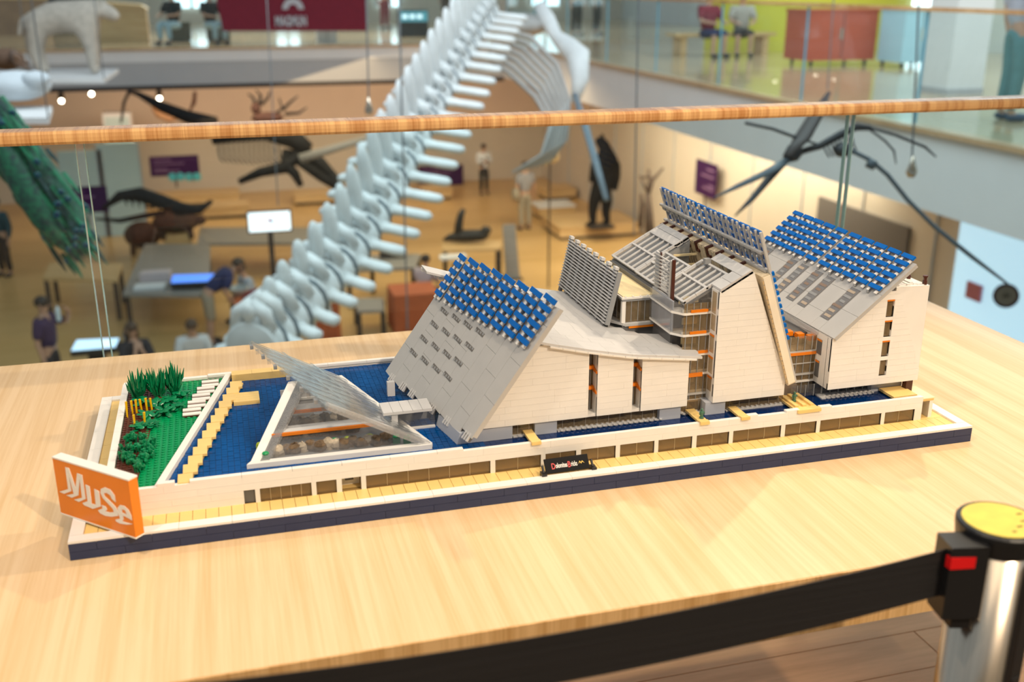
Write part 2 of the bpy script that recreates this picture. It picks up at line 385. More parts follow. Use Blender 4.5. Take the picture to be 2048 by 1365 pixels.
# --- deck: front wall with windows, floor slab, water
DX0, DX1, DY0, DY1 = .040, 1.2236, .048, .432
tn_floor = M('tan_interior', (.62, .46, .22), .5, var=.1)
wins = [(488.5, 511), (520.6, 623.4), (633, 673.5), (684, 722.7), (732.4, 981), (990.7, 1082), (1090.9, 1152.4), (1162, 1231.4), (1240, 1308.7), (1316.6, 1384.3), (1393, 1458), (1466, 1562), (1570, 1632.8), (1640, 1762), (1769, 1828.6)]
wins = [(XP(a, DY0, .032), XP(b_, DY0, .032)) for a, b_ in wins]
WT = .0416
dw = part(MB().box(DX0, DX1, DY0 + .0012, DY0 + .008, WT, .0600), 'deck_wall', m_white, 'long white front wall of the deck with shop windows')
x = DX0
for a, b_ in wins + [(DX1, DX1)]:
    if a - x > .001:
        c = build(MB().box(x, a, DY0 + .0012, DY0 + .0090, .0224, WT), 'pillar', m_white, dw)
        if a - x > .02: brickwall(dw, [[(x, .0224), (a, .0224), (a, WT), (x, WT)]], DY0, m_white, .0224, seed=5)
        else: build(MB().box(x, a, DY0, DY0 + .004, .0224, WT), 'pillar', m_white, dw)
    x = b_
brickwall(dw, [[(DX0, WT), (DX1, WT), (DX1, .0608), (DX0, .0608)]], DY0, m_white, WT, seed=6, lens=(.064, .08, .096))
def caps(x0, x1, z0, z1, y0=DY0, y1=DY0 + .008):
    x = x0
    while x < x1 - .001: L = min(.064, x1 - x); piece('cap_tile', L - g, y1 - y0, z1 - z0, (x + L / 2, (y0 + y1) / 2, (z0 + z1) / 2), m_white, dw); x += L
caps(.1047, .126, .0608, .0650); caps(.144, .50, .0608, .0640)
for a, b_ in ((1573, 1600), (1641, 1665), (1497, 1517)): caps(XP(a, DY0, .063), XP(b_, DY0, .063), .0608, .0635)
for k, (a, b_) in enumerate(wins):
    z0 = .0226
    if k == 3:                                         # recessed doorway
        build(MB().box(a, b_, DY0 + .02, DY0 + .022, .0224, WT), 'door_wall', m_white, dw)
        build(MB().box(a + .006, b_ - .008, DY0 + .0195, DY0 + .0201, .029, .0405), 'doorway', m_dgrey, dw)
        continue
    pn = build(MB().box(a + .0003, b_ - .0003, DY0 + .0030, DY0 + .0040, z0, WT - .0002), 'window_pane', m_pwin if k else m_dgrey, dw)
    w = b_ - a; n = 0 if k in (0, 2) else max(1, int(round(w / .030)) - 1)
    if k == 1: n = 4
    for i in range(n):
        xx = a + w * (i + 1) / (n + 1)
        build(MB().box(xx - .0003, xx + .0003, DY0 + .0024, DY0 + .0045, z0, WT - .0002), 'mullion', M('tan_mullion', (.52, .41, .25), .5), pn)
for a, b_ in wins[4:]:                                 # side walls of the shop bays
    build(MB().box(b_ + .001, b_ + .003, DY0 + .009, DY0 + .05, .0224, WT), 'bay_wall', m_white, dw)
build(MB().box(.2, DX1 - .02, DY0 + .054, DY0 + .056, .0224, .05), 'back_wall', tn_floor, dw)
build(MB().box(.16, DX1 - .004, DY0 + .0095, DY0 + .054, .0222, .0226), 'bay_floor', m_sand, dw)
dk = part(MB().box(DX0 + .002, DX1, DY0 + .0085, DY1, .0425, .0520).box(DX0, DX0 + .008, DY0 + .008, DY1, .0224, .059), 'deck_slab', m_white, 'white deck body under the pool')
# white kerb along left and back of the deck
kb = part(MB().box(DX0 + .001, DX1, DY1 + .001, DY1 + .006, .0224, .058), 'back_kerb', m_white, 'white kerb along the back of the pool')
x = DX0
while x < DX1: L = min(.064, DX1 - x); piece('tile', L - g, .0085, .0038, (x + L / 2, DY1 + .0035, .0618 if x > .16 else .0598), m_white, kb); x += L
y = DY0
while y < DY1: L = min(.064, DY1 - y); piece('tile', .0095, L - g, .0030, (DX0 + .004, y + L / 2, .0605), m_white, kb); y += L
# water: one field of small square tiles
wb = MB(); rw = random.Random(2); s8 = .008
def water(x0, x1, y0, y1, z=.0560, xl=None):
    i0, i1 = int(round(x0 / s8)), int(round(x1 / s8)); j0, j1 = int(round(y0 / s8)), int(round(y1 / s8))
    for i in range(i0, i1):
        for j in range(j0, j1):
            xx, yy = i * s8, j * s8
            if xl and xx < xl(yy): continue
            t = z + rw.uniform(-.00018, .00018)
            wb.add([(xx + .0002, yy + .0002, t), (xx + s8 - .0002, yy + .0002, t), (xx + s8 - .0002, yy + s8 - .0002, t), (xx + .0002, yy + s8 - .0002, t)], [(0, 1, 2, 3)])
gw = lambda y: .1058 + (y - .064) * .2454              # line of the garden wall
water(.10, .536, .056, .432, xl=lambda y: gw(y) + .004)
wt = part(wb, 'pool_water', m_water, 'blue tiled water of the pool', kind='stuff')
part(MB().box(.1, DX1, DY0 + .0086, DY1 - .001, .0521, .0553), 'pool_bed', m_wdeep)
wb2 = MB(); wb, keep = wb2, wb
water(.536, 1.20, .056, .112, .0555)
part(wb2, 'canal_water', M('canal_tile', (.0, .022, .11), .12, var=.2), 'dark blue water of the narrow front canal', kind='stuff')
# --- garden
gz = .0565
gp = [(DX0 + .009, DY0 + .008), (gw(DY0 + .008), DY0 + .008), (gw(DY1), DY1), (DX0 + .009, DY1)]
gd = part(MB().prism([(p[0], p[1], .0521) for p in gp], (0, 0, gz - .0521)), 'garden_plate', m_green, 'green studded garden plate at the left end')
def studs(name, mat, inside, x0, x1, y0, y1, z, parent, r=.0024, h=.0017, seg=8, lab=None):
    sb = MB(); i = int(x0 / s8)
    while i * s8 < x1:
        j = int(y0 / s8)
        while j * s8 < y1:
            cx, cy = (i + .5) * s8, (j + .5) * s8
            if x0 < cx < x1 and y0 < cy < y1 and inside(cx, cy):
                o = len(sb.v)
                for zz in (z, z + h):
                    for k in range(seg): sb.v.append((cx + r * math.cos(k * 2 * math.pi / seg), cy + r * math.sin(k * 2 * math.pi / seg), zz))
                for k in range(seg): sb.f.append([o + k, o + (k + 1) % seg, o + seg + (k + 1) % seg, o + seg + k])
                sb.f.append([o + seg + k for k in range(seg)])
            j += 1
        i += 1
    if sb.v:
        o = build(sb, name, mat, parent); o['kind'] = 'stuff'
        if lab: o['label'] = lab
soilx = lambda y: .083 + .05 * max(0, (y - .12)) * (1 if y < .38 else 1)
studs('garden_studs', m_green, lambda x, y: soilx(y) - .006 < x < gw(y) - .004, .05, .21, .056, .43, gz, gd)
soil = build(MB().prism([(DX0 + .010, .06, gz), (.078, .06, gz), (.088, .25, gz), (.106, .42, gz), (DX0 + .010, .425, gz)], (0, 0, .0016)), 'soil_patch', m_soil, gd)
studs('soil_studs', m_soil, lambda x, y: x < soilx(y) - .008, .052, .11, .06, .42, gz + .0016, gd)
b = MB(); b.hexa([(gw(.05) - .001, .05, .05), (gw(.05) + .0085, .05, .05), (gw(DY1) + .0085, DY1, .05), (gw(DY1) - .001, DY1, .05), (gw(.05) - .001, .05, .0625), (gw(.05) + .0085, .05, .0625), (gw(DY1) + .0085, DY1, .0625), (gw(DY1) - .001, DY1, .0625)])
part(b, 'garden_wall', m_white, 'diagonal white wall between garden and pool')
fg = lambda x, y: (240 + x / 7.583, 720 + y / 7.583)
for l, r in (((1240, 415), (1500, 400)), ((1168, 517), (1438, 500)), ((1096, 628), (1370, 607)), ((1026, 733), (1302, 715)), ((950, 856), (1230, 837))):
    a = PZ(*fg(*l), gz + .003); c = PZ(*fg(*r), gz + .003); w = c.x - a.x; y = (a.y + c.y) / 2
    ss = build(MB().box(a.x, c.x, y, y + .0325, gz + .0005, gz + .0030), 'stepping_slat', m_brown, gd)
    for k in range(2): piece('white_tile', w, .0092, .0016, (a.x + w / 2, y + .0052 + k * .0165, gz + .0038), m_white, ss)
def spiky(cx, cy, s, seed):
    rr = random.Random(seed); b = MB()
    for k in range(64):
        a = rr.random() * 6.283; lean = rr.uniform(.03, .80); h = s * .92 * rr.uniform(.5, 1.0) * (1.05 - .45 * lean); w = .0016
        base = Vector((cx + .004 * math.cos(a), cy + .004 * math.sin(a), gz + rr.uniform(0, .012)))
        mid = base + Vector((math.cos(a) * lean * h * .45, math.sin(a) * lean * h * .45, h * .5)); tip = base + Vector((math.cos(a) * lean * h * .62, math.sin(a) * lean * h * .62, h))
        b.tube([base, mid, tip], [w * .9, w * 1.4, w * .15], 4)
    build(b, 'spiky_plant', m_leaf, gd)
for q, s, sd in (((277, 800), .047, 1), ((317, 794), .049, 2), ((349, 789), .049, 3)): p = PZ(*q, gz); spiky(p.x, p.y, s, sd)
def leafy(cx, cy, n, rad, h, seed, nm='leafy_plant'):
    rr = random.Random(seed); b = MB()
    for k in range(n):
        a = rr.random() * 6.283; d = rr.uniform(.2, 1) * rad; z = gz + h * rr.uniform(.3, 1); c = Vector((cx + d * math.cos(a), cy + d * math.sin(a), z))
        rot = Matrix.Rotation(a, 3, 'Z') @ Matrix.Rotation(rr.uniform(-.5, .5), 3, 'Y')
        b.ball(c, (.0068, .0048, .0012), 8, 4, rot)
        b.tube([(cx, cy, gz), c], .0007, 4)
    build(b, nm, m_leaf, gd)
for i, q in enumerate([(282, 812), (310, 815), (338, 812), (366, 795), (300, 838), (330, 832), (352, 822), (276, 862), (300, 856)]):
    p = PZ(*q, gz); leafy(p.x, p.y, 12, .012, .011, 20 + i)
def bushy(cx, cy, seed):
    rr = random.Random(seed); b = MB()
    for k in range(16):
        a = rr.random() * 6.283; d = rr.uniform(0, .010); h = rr.uniform(.006, .016); p = Vector((cx + d * math.cos(a), cy + d * math.sin(a), gz))
        b.tube([p, p + Vector((rr.uniform(-.004, .004), rr.uniform(-.004, .004), h))], [.0008, .0016], 5)
        b.ball(p + Vector((0, 0, h * .8)), (.0026, .0026, .0034), 6, 4)
    build(b, 'bush', m_leaf, gd)
for i, q in enumerate([(259, 888), (281, 886), (258, 908), (276, 906), (296, 898), (266, 930), (286, 926), (254, 925), (280, 945), (300, 915), (290, 905)]):
    p = PZ(*q, gz); bushy(p.x, p.y, 50 + i)
for x0, y0, x1, y1 in ((255, 838, 252, 804), (266, 832, 262, 802), (274, 830, 271, 800), (284, 826, 279, 799), (295, 828, 291, 797), (305, 826, 300, 797), (271, 862, 267, 830), (290, 856, 288, 825)):
    a = PZ(x0, y0, gz); c = PY(x1, y1, a.y); c.y = a.y
    build(MB().tube([a, c], [.0014, .0019], 5), 'yellow_stalk', m_yel, gd)
# --- zigzag sand path, back terrace and jetty
pp0, pp1 = Vector((.1257, .050)), Vector((.2040, .398))
ph = part(MB().prism([(.128, .050, .0555), (.142, .050, .0555), (.222, .398, .0555), (.208, .398, .0555)], (0, 0, .003)), 'sand_path', m_sand, 'zigzag sand-coloured path across the pool')
n = 13
for k in range(n):
    t = (k + .5) / n; c = pp0.lerp(pp1, t); piece('path_tile', .0185, .0262, .0034, (c.x + .0098, c.y, .0606 + (.0003 if k % 2 else 0)), m_sand, ph)
tr = part(MB().box(.205, .300, .412, .4315, .0555, .0660), 'sand_terrace', m_sand, 'raised sand terrace along the back kerb')
for k in range(3): piece('path_tile', .0318 - g, .0195, .0016, (.221 + k * .0318, .42175, .0668), m_sand, tr)
jt = part(MB().box(.205, .2435, .308, .347, .0560, .0602), 'sand_jetty', m_sand)
for k in range(4): piece('plank', .0385, .0094, .0016, (.22425, .313 + k * .0097, .0610), m_sand, jt)

# --- greenhouse: a clear sloping sail roof over a rocky bed
GA, GB, GK = Vector((.2176, .0852, .0555)), Vector((.4585, .0800, .0600)), Vector((.3250, .0800, .1320))
GH = Vector((-.0885, .300, 0)); GT, G2 = GK + GH, GB + GH
GQ = Vector((.2835, .2190, .1205))
rf = part(MB().slab([GK, GB, G2, GT], .004), 'greenhouse_roof', m_roofclr, 'clear sloping sail-shaped greenhouse roof')
nrm = (GB - GK).cross(GH).normalized()
for k in range(26):                                    # overlapping clear strips
    t0, t1 = k / 26, (k + 1) / 26; q = [GK + GH * t0, GB + GH * t0, GB + GH * (t1 - .006), GK + GH * (t1 - .006)]
    o = nrm * (.0012 + .0014 * (k % 3)); s_ = .0 if k % 2 else .004
    q[0] = q[0] + (GB - GK).normalized() * -s_; q[3] = q[3] + (GB - GK).normalized() * -s_
    build(MB().slab([p + o for p in q], .0012), 'roof_strip', m_roofclr, rf)
for t in (.36, .68):
    c = GK.lerp(GB, t); d = (GB - GK).normalized() * .0022
    build(MB().slab([c - d + nrm * .0045, c + d + nrm * .0045, c + d + GH + nrm * .0045, c - d + GH + nrm * .0045], .0012), 'cross_strip', m_roofclr, rf)
for a_, c_, nm in ((GK, GB, 'edge_strip'),):
    build(MB().slab([a_ + nrm * .0052 + GH * -.004, c_ + nrm * .0052 + GH * -.004, c_ + nrm * .0052 + GH * .030, a_ + nrm * .0052 + GH * .030], .0085), nm, GL('hazy_edge', (.93, .93, .93), .06, .1, .22, (.78, .76, .75)), rf)
for k in range(12):
    c = GK + GH * ((k + .5) / 12); build(MB().box(c.x - .0035, c.x + .0015, c.y - .004, c.y + .004, c.z - .0075, c.z - .002), 'edge_stud', m_mgrey if k % 2 else m_pclr, rf)
fr = part(MB().hexa([GA + Vector((-.002, -.004, 0)), GB + Vector((.004, -.004, -.0045)), GB + Vector((.004, .006, -.0045)), GA + Vector((.004, .006, 0)), GA + Vector((-.002, -.004, .007)), GB + Vector((.004, -.004, .0032)), GB + Vector((.004, .006, .0032)), GA + Vector((.004, .006, .007))]), 'greenhouse_frame', m_white, 'white base frame of the greenhouse')
d = Vector((.0135, 0, 0)); t = Vector((0, 0, -.008))
build(MB().hexa([GA + t, GA + d + t, GQ + d + t, GQ + t, GA + Vector((0, -.004, .004)), GA + d + Vector((0, -.004, .004)), GQ + d, GQ]), 'sloping_beam', m_white, fr)
build(MB().hexa([GB + Vector((-.002, .004, -.004)), GB + Vector((.006, .004, -.004)), G2 + Vector((.006, 0, -.004)), G2 + Vector((-.002, 0, -.004)), GB + Vector((-.002, .004, .002)), GB + Vector((.006, .004, .002)), G2 + Vector((.006, 0, .002)), G2 + Vector((-.002, 0, .002))]), 'ground_beam', m_white, fr)
build(MB().hexa([GA + d + Vector((.001, 0, 0)), GA + d + Vector((.013, 0, 0)), GQ + d + Vector((.012, -.01, -.004)), GQ + d + Vector((.001, 0, -.004)), GA + d + Vector((.001, 0, .006)), GA + d + Vector((.013, 0, .006)), GQ + d + Vector((.012, -.01, .002)), GQ + d + Vector((.001, 0, .002))]), 'clear_beam', GL('smoky_beam', (.6, .58, .57), .2, .15, .3, (.5, .5, .5)), fr)
build(MB().slab([GA + Vector((.02, .004, .004)), GB + Vector((-.012, .006, .002)), Vector((.40, .150, .082)), GQ + Vector((.012, 0, -.003))], .0012), 'front_glazing', m_pclr, fr)
build(MB().prism([GA, Vector((.30, .36, .0555)), GQ], (.002, 0, 0)), 'side_wall', m_lgrey, fr)
bed = part(MB().prism([(.226, .092, .0555), (.448, .090, .0555), (.385, .33, .0555), (.302, .33, .0555)], (0, 0, .0022)), 'greenhouse_floor', m_mgrey, 'grey floor inside the greenhouse')
m_rock = M('rock_brown', (.19, .125, .07), .8, var=.5, scale=90, bump=.6); m_rockp = M('rock_pale', (.55, .47, .36), .8, var=.4, scale=70)
rr = random.Random(9)
def rocks(x0, x1, y, n, h):
    for k in range(n):
        x = x0 + (x1 - x0) * (k + .5) / n; w = (x1 - x0) / n; b = MB().ball((x, y + rr.uniform(-.004, .004), .058 + h * .3), (w * .95, .009, h * rr.uniform(.6, 1)), 9, 6)
        b.v = [(p[0] + rr.uniform(-.0016, .0016), p[1] + rr.uniform(-.0016, .0016), p[2] + rr.uniform(-.0012, .0012)) for p in b.v]; build(b, 'rock', rr.choice([m_rock, m_rock, m_rock, m_rockp]), bed)
rocks(.252, .420, .112, 15, .013); rocks(.262, .372, .165, 11, .015); rocks(.275, .36, .205, 7, .012)
m_lg2 = M('bright_green', (.01, .33, .11), .25); m_lime = M('lime_plastic', (.42, .55, .02), .3)
for x, y, mt in ((.241, .098, m_lg2), (.335, .118, m_lg2), (.318, .170, m_lg2), (.322, .174, m_lg2), (.352, .118, m_lime), (.383, .118, m_lime), (.418, .106, m_lg2), (.432, .100, m_lg2), (.235, .13, m_lime)):
    build(MB().box(x - .005, x + .005, y - .003, y + .003, .0575, .066).ball((x, y, .068), (.005, .004, .003), 7, 4), 'small_plant', mt, bed)
for x0, x1, y, z in ((.252, .405, .126, .0775), (.268, .362, .178, .0870)):
    w = build(MB().box(x0, x1, y, y + .003, z, z + .0042), 'orange_strip', m_orange, bed)
    build(MB().box(x0 + .002, x1 - .002, y + .004, y + .024, z + .002, z + .0042), 'walkway', m_lgrey, bed)
build(MB().box(.275, .345, .235, .239, .084, .0870), 'white_sill', m_white, bed); build(MB().box(.272, .318, .240, .242, .058, .100), 'rear_panel', m_lgrey, bed)
# --- grey footbridge from greenhouse to the first building
br = part(MB().box(.4075, .478, .1475, .187, .0822, .0848), 'footbridge', m_lgrey, 'pale grey covered footbridge')
for k in range(5): piece('tile', .0136, .0395, .0016, (.4145 + k * .0141, .16725, .0856), m_lgrey, br)
build(MB().box(.430, .482, .151, .153, .0575, .082), 'glazing', m_pclr, br); build(MB().box(.4195, .4285, .150, .158, .056, .082), 'pier', m_lgrey, br)
build(MB().box(.43, .482, .148, .154, .0555, .0585), 'clear_sill', m_lgrey, br); build(MB().box(.428, .482, .180, .183, .0575, .082), 'back_glazing', m_mgrey, br)
part(MB().box(.4350, .4466, .283, .291, .0555, .0790), 'grey_post', m_lgrey)
# --- first building: ground-floor blocks
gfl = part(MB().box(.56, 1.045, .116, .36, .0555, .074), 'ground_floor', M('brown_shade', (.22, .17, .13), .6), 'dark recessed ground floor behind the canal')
build(MB().hexa([(.4985, .0820, .0555), (.5785, .0820, .0555), (.5785, .155, .0555), (.484, .155, .0555), (.5030, .0820, .0720), (.5785, .0820, .0755), (.5785, .155, .0755), (.4885, .155, .0720)]), 'corner_block', m_lav, gfl)
for a, b_ in ((1069, 1113), (1318, 1360), (1409, 1449)):
    x0, x1 = XP(a, .086, .066), XP(b_, .086, .066); build(MB().box(x0, x1, .084, .115, .0555, .0752), 'block', m_lav, gfl)
for a, b_, yy in ((1024, 1069, .090), (1113, 1318, .092), (1360, 1409, .100), (1449, 1566, .094)):
    x0, x1 = XP(a, yy, .066), XP(b_, yy, .066); p = build(MB().box(x0, x1, yy, yy + .001, .0575, .0752), 'window_pane', m_pwin, gfl)
    nn = max(1, int((x1 - x0) / .016))
    for k in range(nn): xx = x0 + (x1 - x0) * (k + .5) / nn; build(MB().box(xx - .0005, xx + .0005, yy - .0004, yy + .0012, .0575, .0752), 'mullion', M('brown_mullion', (.26, .22, .18), .5), p)
    build(MB().box(x0, x1, yy - .007, yy + .004, .0545, .0570), 'clear_ledge', m_lgrey, gfl)
    studs('ledge_studs', m_lgrey, lambda x, y: True, x0, x1, yy - .0085, yy + .001, .0570, gfl, .0022, .0016)
# --- white facade panels, plane Y = .08
YF = .080; ZB = .0755
fx = [(.50, .236), (.5177, .2287), (.62, .1965), (.689, .1795), (.756, .1655), (.86, .1525), (.90, .150)]
def FX(x):
    for (a, za), (b_, zb) in zip(fx, fx[1:]):
        if x <= b_: return za + (zb - za) * (x - a) / (b_ - a)
    return fx[-1][1]
ROOF_OFF = .0045
def facade(name, polys, lab, seed, depth=.02, lens=(.048, .064, .08)):
    b = MB()
    for p in polys: b.prism([(x, YF + .0012, z) for x, z in p], (0, depth, 0))
    o = part(b, name, m_white, lab); brickwall(o, polys, YF, m_white, ZB, seed=seed, lens=lens); return o
rx = lambda z: .5002 + (z - .0656) * .7062             # front edge of the first solar roof
P1 = [(rx(ZB) + .004, ZB), (.6895, ZB), (.6895, FX(.6895) - ROOF_OFF), (.625, FX(.625) - ROOF_OFF), (rx(.190) + .005, .1885)]
facade('facade_panel', [P1], 'large white facade panel beneath the grey solar roof', 11)
facade('facade_panel', [[(.7028, ZB), (.7565, ZB), (.7565, FX(.7565) - ROOF_OFF), (.7028, FX(.7028) - ROOF_OFF)]], 'narrow white facade panel between two slits', 12, .03)
facade('facade_panel', [[(.7700, ZB), (.8428, ZB), (.8428, FX(.8428) - ROOF_OFF), (.7700, FX(.77) - ROOF_OFF)]], 'white facade panel right of the second slit', 13, .03)
for x0, x1 in ((.6897, .7028), (.7567, .7700)):        # glazed slits
    sl = part(MB().box(x0 - .006, x1 + .002, .112, .116, ZB, FX(x0) - .006), 'slit_recess', m_dgrey, 'dark glazed slit with orange bands')
    build(MB().box(x0, x1, .100, .101, ZB, FX(x0) - .006), 'window_pane', m_pwin, sl)
    build(MB().box(x0 - .004, x1, .083, .112, ZB - .001, ZB + .003), 'sill', m_white, sl)
    for z in ((.1115, .1425) if x0 < .7 else (.1095, .1400)):
        build(MB().box(x0, x1, .094, .100, z, z + .0050), 'orange_band', m_orange, sl)
        build(MB().hexa([(x1 - .0015, .082, z - .003), (x1 + .0004, .082, z - .003), (x1 + .0004, .1, z - .003), (x1 - .0015, .1, z - .003), (x1 - .0015, .082, z + .0005), (x1 + .0004, .082, z + .0005), (x1 + .0004, .1, z + .005), (x1 - .0015, .1, z + .005)]), 'orange_band', m_orange, sl)
    for xx in (x0 + .004, x0 + .009): build(MB().box(xx - .0006, xx + .0006, .0985, .1015, ZB, FX(x0) - .006), 'mullion', m_mgrey, sl)
part(MB().prism([(.530, .102, ZB), (.70, .102, ZB), (.70, .102, .165), (.62, .102, .180)], (0, .25, 0)), 'building_core', m_dgrey)
# --- first solar roof: plane through the front edge and the direction (-.25, 1, 0)
E1 = Vector((.1267, 0, .1794)).normalized(); H1 = Vector((-.25, 1, 0)); N1 = E1.cross(H1).normalized(); O1 = Vector((.5116, .0605, .0748))      # overhangs the facade
if N1.z < 0: N1 = -N1
def R1(u, y, h=0): return O1 + E1 * u + H1 * (y - .08) + N1 * h
def r1box(u0, u1, y0, y1, h0, h1): return MB().hexa([R1(u0, y1, h0), R1(u0, y0, h0), R1(u1, y0, h0), R1(u1, y1, h0), R1(u0, y1, h1), R1(u0, y0, h1), R1(u1, y0, h1), R1(u1, y1, h1)])
def r1sq(u0, u1, y0, y1, h0, h1):      # the same, with its ends square to the slope
    yc = (y0 + y1) / 2; q = lambda u, y, h: R1(u + .144 * (y - yc), y, h)
    return MB().hexa([q(u0, y1, h0), q(u0, y0, h0), q(u1, y0, h0), q(u1, y1, h0), q(u0, y1, h1), q(u0, y0, h1), q(u1, y0, h1), q(u1, y1, h1)])
Y1A, Y1B = .0745, .362
r1 = part(r1box(.003, .214, Y1A, Y1B, -.0075, -.0012), 'solar_roof', m_grey, 'steep grey tiled roof of the left building with blue solar rows')
strips = [Y1A + (Y1B - Y1A) * k / 9 for k in range(10)]
for k in range(9):
    u = -.004 if k % 3 == 1 else (.002 if k % 3 == 0 else -.001); first = True
    while u < .2140:
        L = (.030 if k % 2 else .056) if first else rnd.choice([.048, .064, .064]); u1 = min(u + L, .2145); first = False
        build(r1sq(u, u1 - g, strips[k] + .00015, strips[k + 1] - .00015, -.0016, 0), 'roof_tile', m_grey, r1); u = u1
for u0, ys in ((.1320, (.3137, .2750, .2380, .2010)), (.1062, (.3155, .2773, .2399, .2027)), (.0785, (.3181, .2787, .2405, .2051)), (.0515, (.3215, .2822, .2434, .2062))):
    for y in ys:
        w = build(r1sq(u0 - .0030, u0 + .0030, y - .0135, y + .0135, -.0005, .0004), 'vent_window', M('vent_dark', (.16, .15, .14), .4), r1)
        for k in range(4): build(r1sq(u0 - .0018, u0 + .0018, y - .0128 + k * .0072, y - .0090 + k * .0072, .0004, .0011), 'slat', m_mgrey, w)
for y in (.335, .294, .262, .195, .146, .088):
    w = build(r1sq(-.006, .004, y - .008, y + .008, -.006, -.0025), 'eave_bracket', m_dgrey, r1)
    for k in range(3): build(r1sq(-.0075, .005, y - .0075 + k * .006, y - .0045 + k * .006, -.0026, .0005), 'slat', m_lgrey, w)
# solar lattice: bars up the slope, blue tiles across them
cols1 = [.0953 + k * .0360 for k in range(8)]; rows1 = [.2195, .2062, .1930, .1797, .1663, .1529]
for k, y in enumerate(cols1):
    yw = .0145 if k < 7 else .010
    for s in (-1, 1):
        build(r1sq(.1435 + .002 * (s > 0), .2225, y + s * yw * .52 - .0022, y + s * yw * .52 + .0022, .0012, .0045), 'lattice_bar', m_mgrey, r1)
    for i, u in enumerate(rows1):
        build(r1sq(u - .0037, u + .0037, y - yw, y + yw, .0048, .0080), 'solar_tile', m_blue, r1)
        for s in (-1, 1): build(r1sq(u - .0095, u - .0041, y + s * yw * .55 - .0026, y + s * yw * .55 + .0026, .0030, .0060), 'white_clip', m_white, r1)
# --- curved grey roof: pieces follow z = FX(x)
def xl(y): return .5165 if y > .363 else .598 - .2044 * (y - .08) + .010
def xr(y): return .8605 if y < .095 else .8637 if y < .112 else .845 if y < .13 else .8386 if y < .178 else .787 if y < .205 else .763
cb = MB(); ys = [.0745, .095, .112, .13, .178, .205, .25, .30, .363, .405]
cr = part(MB().hexa([(.63, .082, FX(.63) - .006), (.84, .082, FX(.84) - .006), (.755, .38, FX(.755) - .006), (.60, .38, FX(.60) - .006), (.63, .082, FX(.63) - .0045), (.84, .082, FX(.84) - .0045), (.755, .38, FX(.755) - .0045), (.60, .38, FX(.60) - .0045)]), 'curved_roof', m_lgrey, 'sweeping pale grey roof between the solar roof and the tower')
for j in range(len(ys) - 1):
    y0, y1 = ys[j], ys[j + 1]; ym = (y0 + y1) / 2; a, c = xl(ym), xr(ym); n = 7
    for i in range(n):
        xa, xb = a + (c - a) * i / n, a + (c - a) * (i + 1) / n - .0003; m = 3; b = MB()
        vs = []
        for k in range(m + 1):
            x = xa + (xb - xa) * k / m; z = FX(x)
            vs += [(x, y0 + .0001, z - .0035), (x, y1 - .0001, z - .0035), (x, y1 - .0001, z), (x, y0 + .0001, z)]
        fs = [(0, 1, 2, 3), tuple(m * 4 + q for q in (3, 2, 1, 0))]
        for k in range(m):
            o = k * 4
            for q in range(4): fs.append((o + q, o + 4 + q, o + 4 + (q + 1) % 4, o + (q + 1) % 4))
        b.add(vs, fs); build(b, 'roof_plate', m_lgrey, cr)
for k in range(12):                                    # front lip under the roof edge
    xa = .630 + k * .0185; build(MB().hexa([(xa, .0735, FX(xa) - .0062), (xa + .018, .0735, FX(xa + .018) - .0062), (xa + .018, .08, FX(xa + .018) - .0062), (xa, .08, FX(xa) - .0062), (xa, .0735, FX(xa) - .0036), (xa + .018, .0735, FX(xa + .018) - .0036), (xa + .018, .08, FX(xa + .018) - .0036), (xa, .08, FX(xa) - .0036)]), 'roof_lip', m_white, cr)
for k in range(5):
    x = .5185 + k * .0055; y = .402 - k * .0075; build(MB().box(x - .003, x + .004, y - .005, y + .004, FX(x) - .009, FX(x) - .0036), 'edge_block', m_white, cr)

# --- louvred screen standing on the curved roof
def plane_box(o, a, nrm):      # helper for a leaning plane: a = up-slope unit vector in XZ
    def P(u, y, h=0): return Vector((o[0] + a[0] * u + nrm[0] * h, y, o[1] + a[1] * u + nrm[1] * h))
    return P, lambda u0, u1, y0, y1, h0, h1: MB().hexa([P(u0, y0, h0), P(u1, y0, h0), P(u1, y1, h0), P(u0, y1, h0), P(u0, y0, h1), P(u1, y0, h1), P(u1, y1, h1), P(u0, y1, h1)])
def norm2(x, z): l = math.hypot(x, z); return (x / l, z / l)
ga = norm2(.017, .077); gn = (-ga[1], ga[0])
GP, gbox = plane_box((.760, .1735), ga, gn)
lv = part(gbox(-.004, .079, .200, .204, -.006, .001), 'louvre_screen', m_mgrey, 'tall leaning grey louvred screen on the curved roof')
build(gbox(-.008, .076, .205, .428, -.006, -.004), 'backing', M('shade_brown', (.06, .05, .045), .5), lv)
for k in range(17):
    u = -.004 + k * .0050; build(gbox(u, u + .0019, .2045, .430, -.0005, .0016), 'louvre_bar', m_lgrey, lv)
for k in range(8):
    y = .216 + k * .0295; build(gbox(-.012, .0835 if k else .080, y - .0045, y + .0045, -.004, .0005), 'upright', M('upright_dark', (.17, .17, .18), .4), lv)
    build(gbox(.080, .0845, y - .0055, y + .0055, -.004, .002), 'top_stud', m_lgrey, lv)
